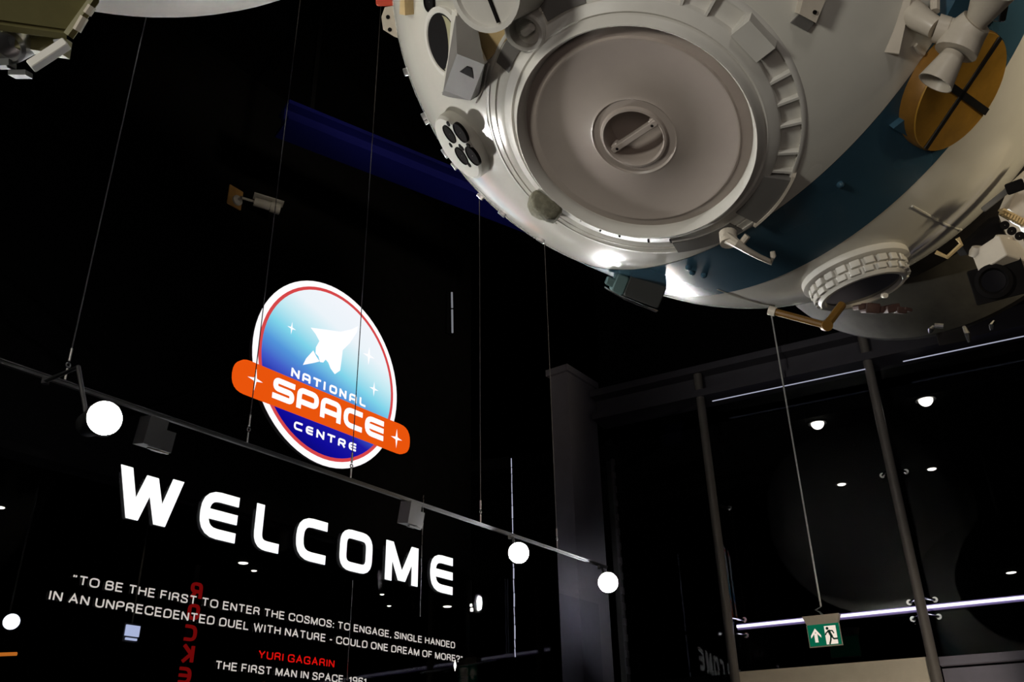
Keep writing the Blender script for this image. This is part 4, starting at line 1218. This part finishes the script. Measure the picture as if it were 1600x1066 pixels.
MB().lathe([(.052, .0), (.052, .022), (.040, .026), (.034, .012), (.001, .008)], Tl @ Matrix.Translation((-.012, .005, .05)), seg=28).build('lens_ring', M['soot'], o)
MB().cyl(.033, .0, .014, Tl @ Matrix.Translation((-.012, .005, .05)), seg=28).build('lens', M['lens'], o)
# plate with three holes
pp = [atd(u, v, DD + .03) for u, v in ((1560, 336), (1593, 355), (1605, 395), (1572, 366))]
nb = (pp[1] - pp[0]).cross(pp[3] - pp[0]).normalized()
if nb.dot(EYE - pp[0]) < 0: nb = -nb
pt = MB().prism([p + nb * .006 for p in pp], [p - nb * .006 for p in pp]).build('holed_plate', M['cream'], ship, smooth=0); lab(pt, 'cream plate with three holes')
for (u, v) in ((1570, 352), (1581, 361), (1593, 369)):
    d = ray(u, v); q = EYE + d * ((pp[0] + nb * .0075 - EYE).dot(nb) / d.dot(nb))
    MB().lathe([(.0145, -.004), (.0125, .0006), (.001, .0002)], frame(q, nb, CR), seg=16).build('plate_hole', M['void'], pt)
pp2 = [atd(u, v, DD + .10) for u, v in ((1558, 338), (1572, 370), (1535, 392), (1512, 398), (1504, 386))]
MB().prism(pp2, [p + CF * .05 for p in pp2]).build('plate_web', M['soot'], ship, smooth=0)
# pale service module skin and toothed strip at the right edge
pp3 = [atd(u, v, DD + .14) for u, v in ((1576, 326), (1596, 280), (1640, 240), (1660, 400), (1606, 352))]
MB().prism(pp3, [p + CF * .06 for p in pp3]).build('side_panel', M['cream'], ship, smooth=0)
mb = MB()
for k in range(9):
    q = atd(1566 + k * 4.2, 331 + k * 2.3, DD + .06); mb.box((0, 0, 0), (.006, .018, .02), frame(q, -CF, CR * .87 - CU * .45))
mb.box((0, 0, 0), (.09, .006, .03), frame(atd(1584, 338, DD + .07), -CF, CR * .87 - CU * .45))
mb.build('toothed_strip', M['ochre'], ship, smooth=0)
cam_box(1586, 292, DD + .0, (.05, .035, .06), .4, M['soot'], 'edge_block')
cam_box(1556, 312, DD + .06, (.095, .018, .04), .76, M['grey'], 'grey_rail')
pq = [atd(u, v, 3.0) for u, v in ((1496, 372), (1502, 382), (1480, 402), (1462, 394))]
mb = MB()
mb.tube([pq[0], pq[1], pq[2], pq[3]], .007, seg=6); mb.build('square_bracket', M['ochre'], ship, smooth=0)
mb = MB().tube([atd(1590, 424, DD), atd(1596, 440, DD), atd(1612, 452, DD)], [.014, .02, .024], seg=10); mb.build('silver_elbow', M['chrome'], ship)
# rusty fitting under the porthole and hooks below the dome
mb = MB()
for (u, v, k) in ((1345, 474, .020), (1360, 476, .026), (1375, 478, .022), (1392, 476, .024), (1405, 479, .018), (1415, 478, .014)):
    q = atd(u, v + 6, 3.2 + random.uniform(-.02, .02)); mb.rbox((0, 0, 0), (k * 1.8, k * random.uniform(.8, 1.3), .05), .005, frame(q, -CF, CR + CU * random.uniform(-.3, .3)))
mb.build('rusty_fitting', M['rust'], ship)
MB().cyl(.008, -.01, .01, frame(atd(1382, 462, 3.0), -CF), seg=10).build('small_knob', M['cream'], ship)
for (a, b, c_) in (((1458, 511), (1454, 516), (1453, 521)), ((1506, 511), (1511, 522), (1514, 535)), ((1553, 503), (1549, 509), (1549, 516))):
    MB().tube([atd(*a, 3.30), atd(*b, 3.28), atd(*c_, 3.28)], [.006, .009, .004], seg=8).build('hook', M['chrome'], ship)
cam_box(1490, 526, 3.36, (.10, .045, .05), .2, M['soot'], 'lower_box')
MB().tube([atd(1460, 509, 3.3), atd(1474, 510, 3.3)], .009, seg=8).build('silver_pin', M['chrome'], ship)
# suspension from the ceiling
for k in (-.5, .9):
    q = HM + HN * k + Z * (R * .9); MB().tube([q, V((q.x, q.y, CZ))], .012, seg=8).build('hanging_cable', M['steel'], ship)

# ================================================================== things at the upper left
GC = V((-.30449234, .34614091, .88739556)) * 5.2 + EYE
GRd = 5.2 * math.sin(.3604963)
glb = thing('hanging_globe', GC - Z * GRd, 'huge smooth white globe cut off by the top edge, left of the spacecraft', 'globe')
MB().lathe([(GRd * math.sin(math.radians(a)), -GRd * math.cos(math.radians(a))) for a in [.05] + list(range(3, 178, 3)) + [179.95]], Matrix.Translation(GC), seg=96).build('shell', M['white'], glb, smooth=50)
MB().cyl(.03, GRd - .02, CZ - GC.z, Matrix.Translation(GC), seg=12).build('hanging_rod', M['dark'], glb)

sat = thing('satellite', atd(60, 60, 3.0 * .72), 'olive panelled satellite with a metal ring and bright strut, cut by the top left corner', 'satellite')
SK = .72
_atd = atd


def atd(u, v, dist): return _atd(u, v, dist * SK)


fa = [atd(u, v, d_) for u, v, d_ in ((-120, -60, 3.0), (150, -60, 3.0), (147, -4, 3.0), (106, 46, 3.0), (-120, 14, 3.0))]
MB().prism(fa, [p + ray(60, 20) * .28 - CR * .16 + CU * .1 for p in fa]).build('body_panel', M['olive'], sat, smooth=0)
MB().tube([atd(150, -30, 2.98), atd(147, 0, 2.98), atd(107, 56, 2.98)], 0.0115, seg=6).build('edge_frame', M['olive'], sat, smooth=0)
for (a, b) in (((144, 10), (136, 22)), ((132, 27), (120, 48))):
    MB().tube([atd(*a, 2.96), atd(*b, 2.96)], 0.0086, seg=6).build('edge_clip', M['cream'], sat)
MB().tube([atd(-60, 30, 3.02), atd(104, 53, 3.02)], 0.0130, seg=6).build('lower_beam', M['olive'], sat, smooth=0)
q = atd(18, 70, 3.1); T = frame(q, (-CF * .5 - CU * .3).normalized(), CR)
MB().lathe([(.036, -.07), (.036, .014), (.030, .022), (.024, .014), (.024, -.036), (.001, -.036)], T, seg=28).build('metal_ring', M['steel'], sat)
MB().box((0, 0, 0), (.10, .036, .036), frame(atd(68, 70, 3.1), -CF, CR - CU * .15)).build('cross_bar', M['olive'], sat, smooth=0)
a, b = atd(104, 66, 2.95), atd(48, 105, 2.95)
T = frame((a + b) / 2, (-CF + CU * .35).normalized(), b - a)
lab(MB().rbox((0, 0, 0), ((b - a).length, .021, .018), .004, T).build('bright_strut', M['white'], sat), 'bright white strut')
MB().tube([atd(84, 66, 3.0), atd(100, 64, 3.0)], .006, seg=6).build('strut_pin', M['steel'], sat)
MB().box((0, 0, 0), (.042, .014, .03), frame(atd(4, 100, 3.1), -CF, CR)).box((0, 0, 0), (.036, .011, .03), frame(atd(32, 116, 3.1), -CF, CR)).build('lower_block', M['dgrey'], sat, smooth=0)
q = fa[1] + CU * .1; MB().tube([q, V((-3.6, -4.6, CZ))], .006, seg=8).build('hanging_cable', M['steel'], sat)
q = fa[0] + CU * .1; MB().tube([q, V((-4.6, -4.0, CZ))], .006, seg=8).build('hanging_cable', M['steel'], sat)
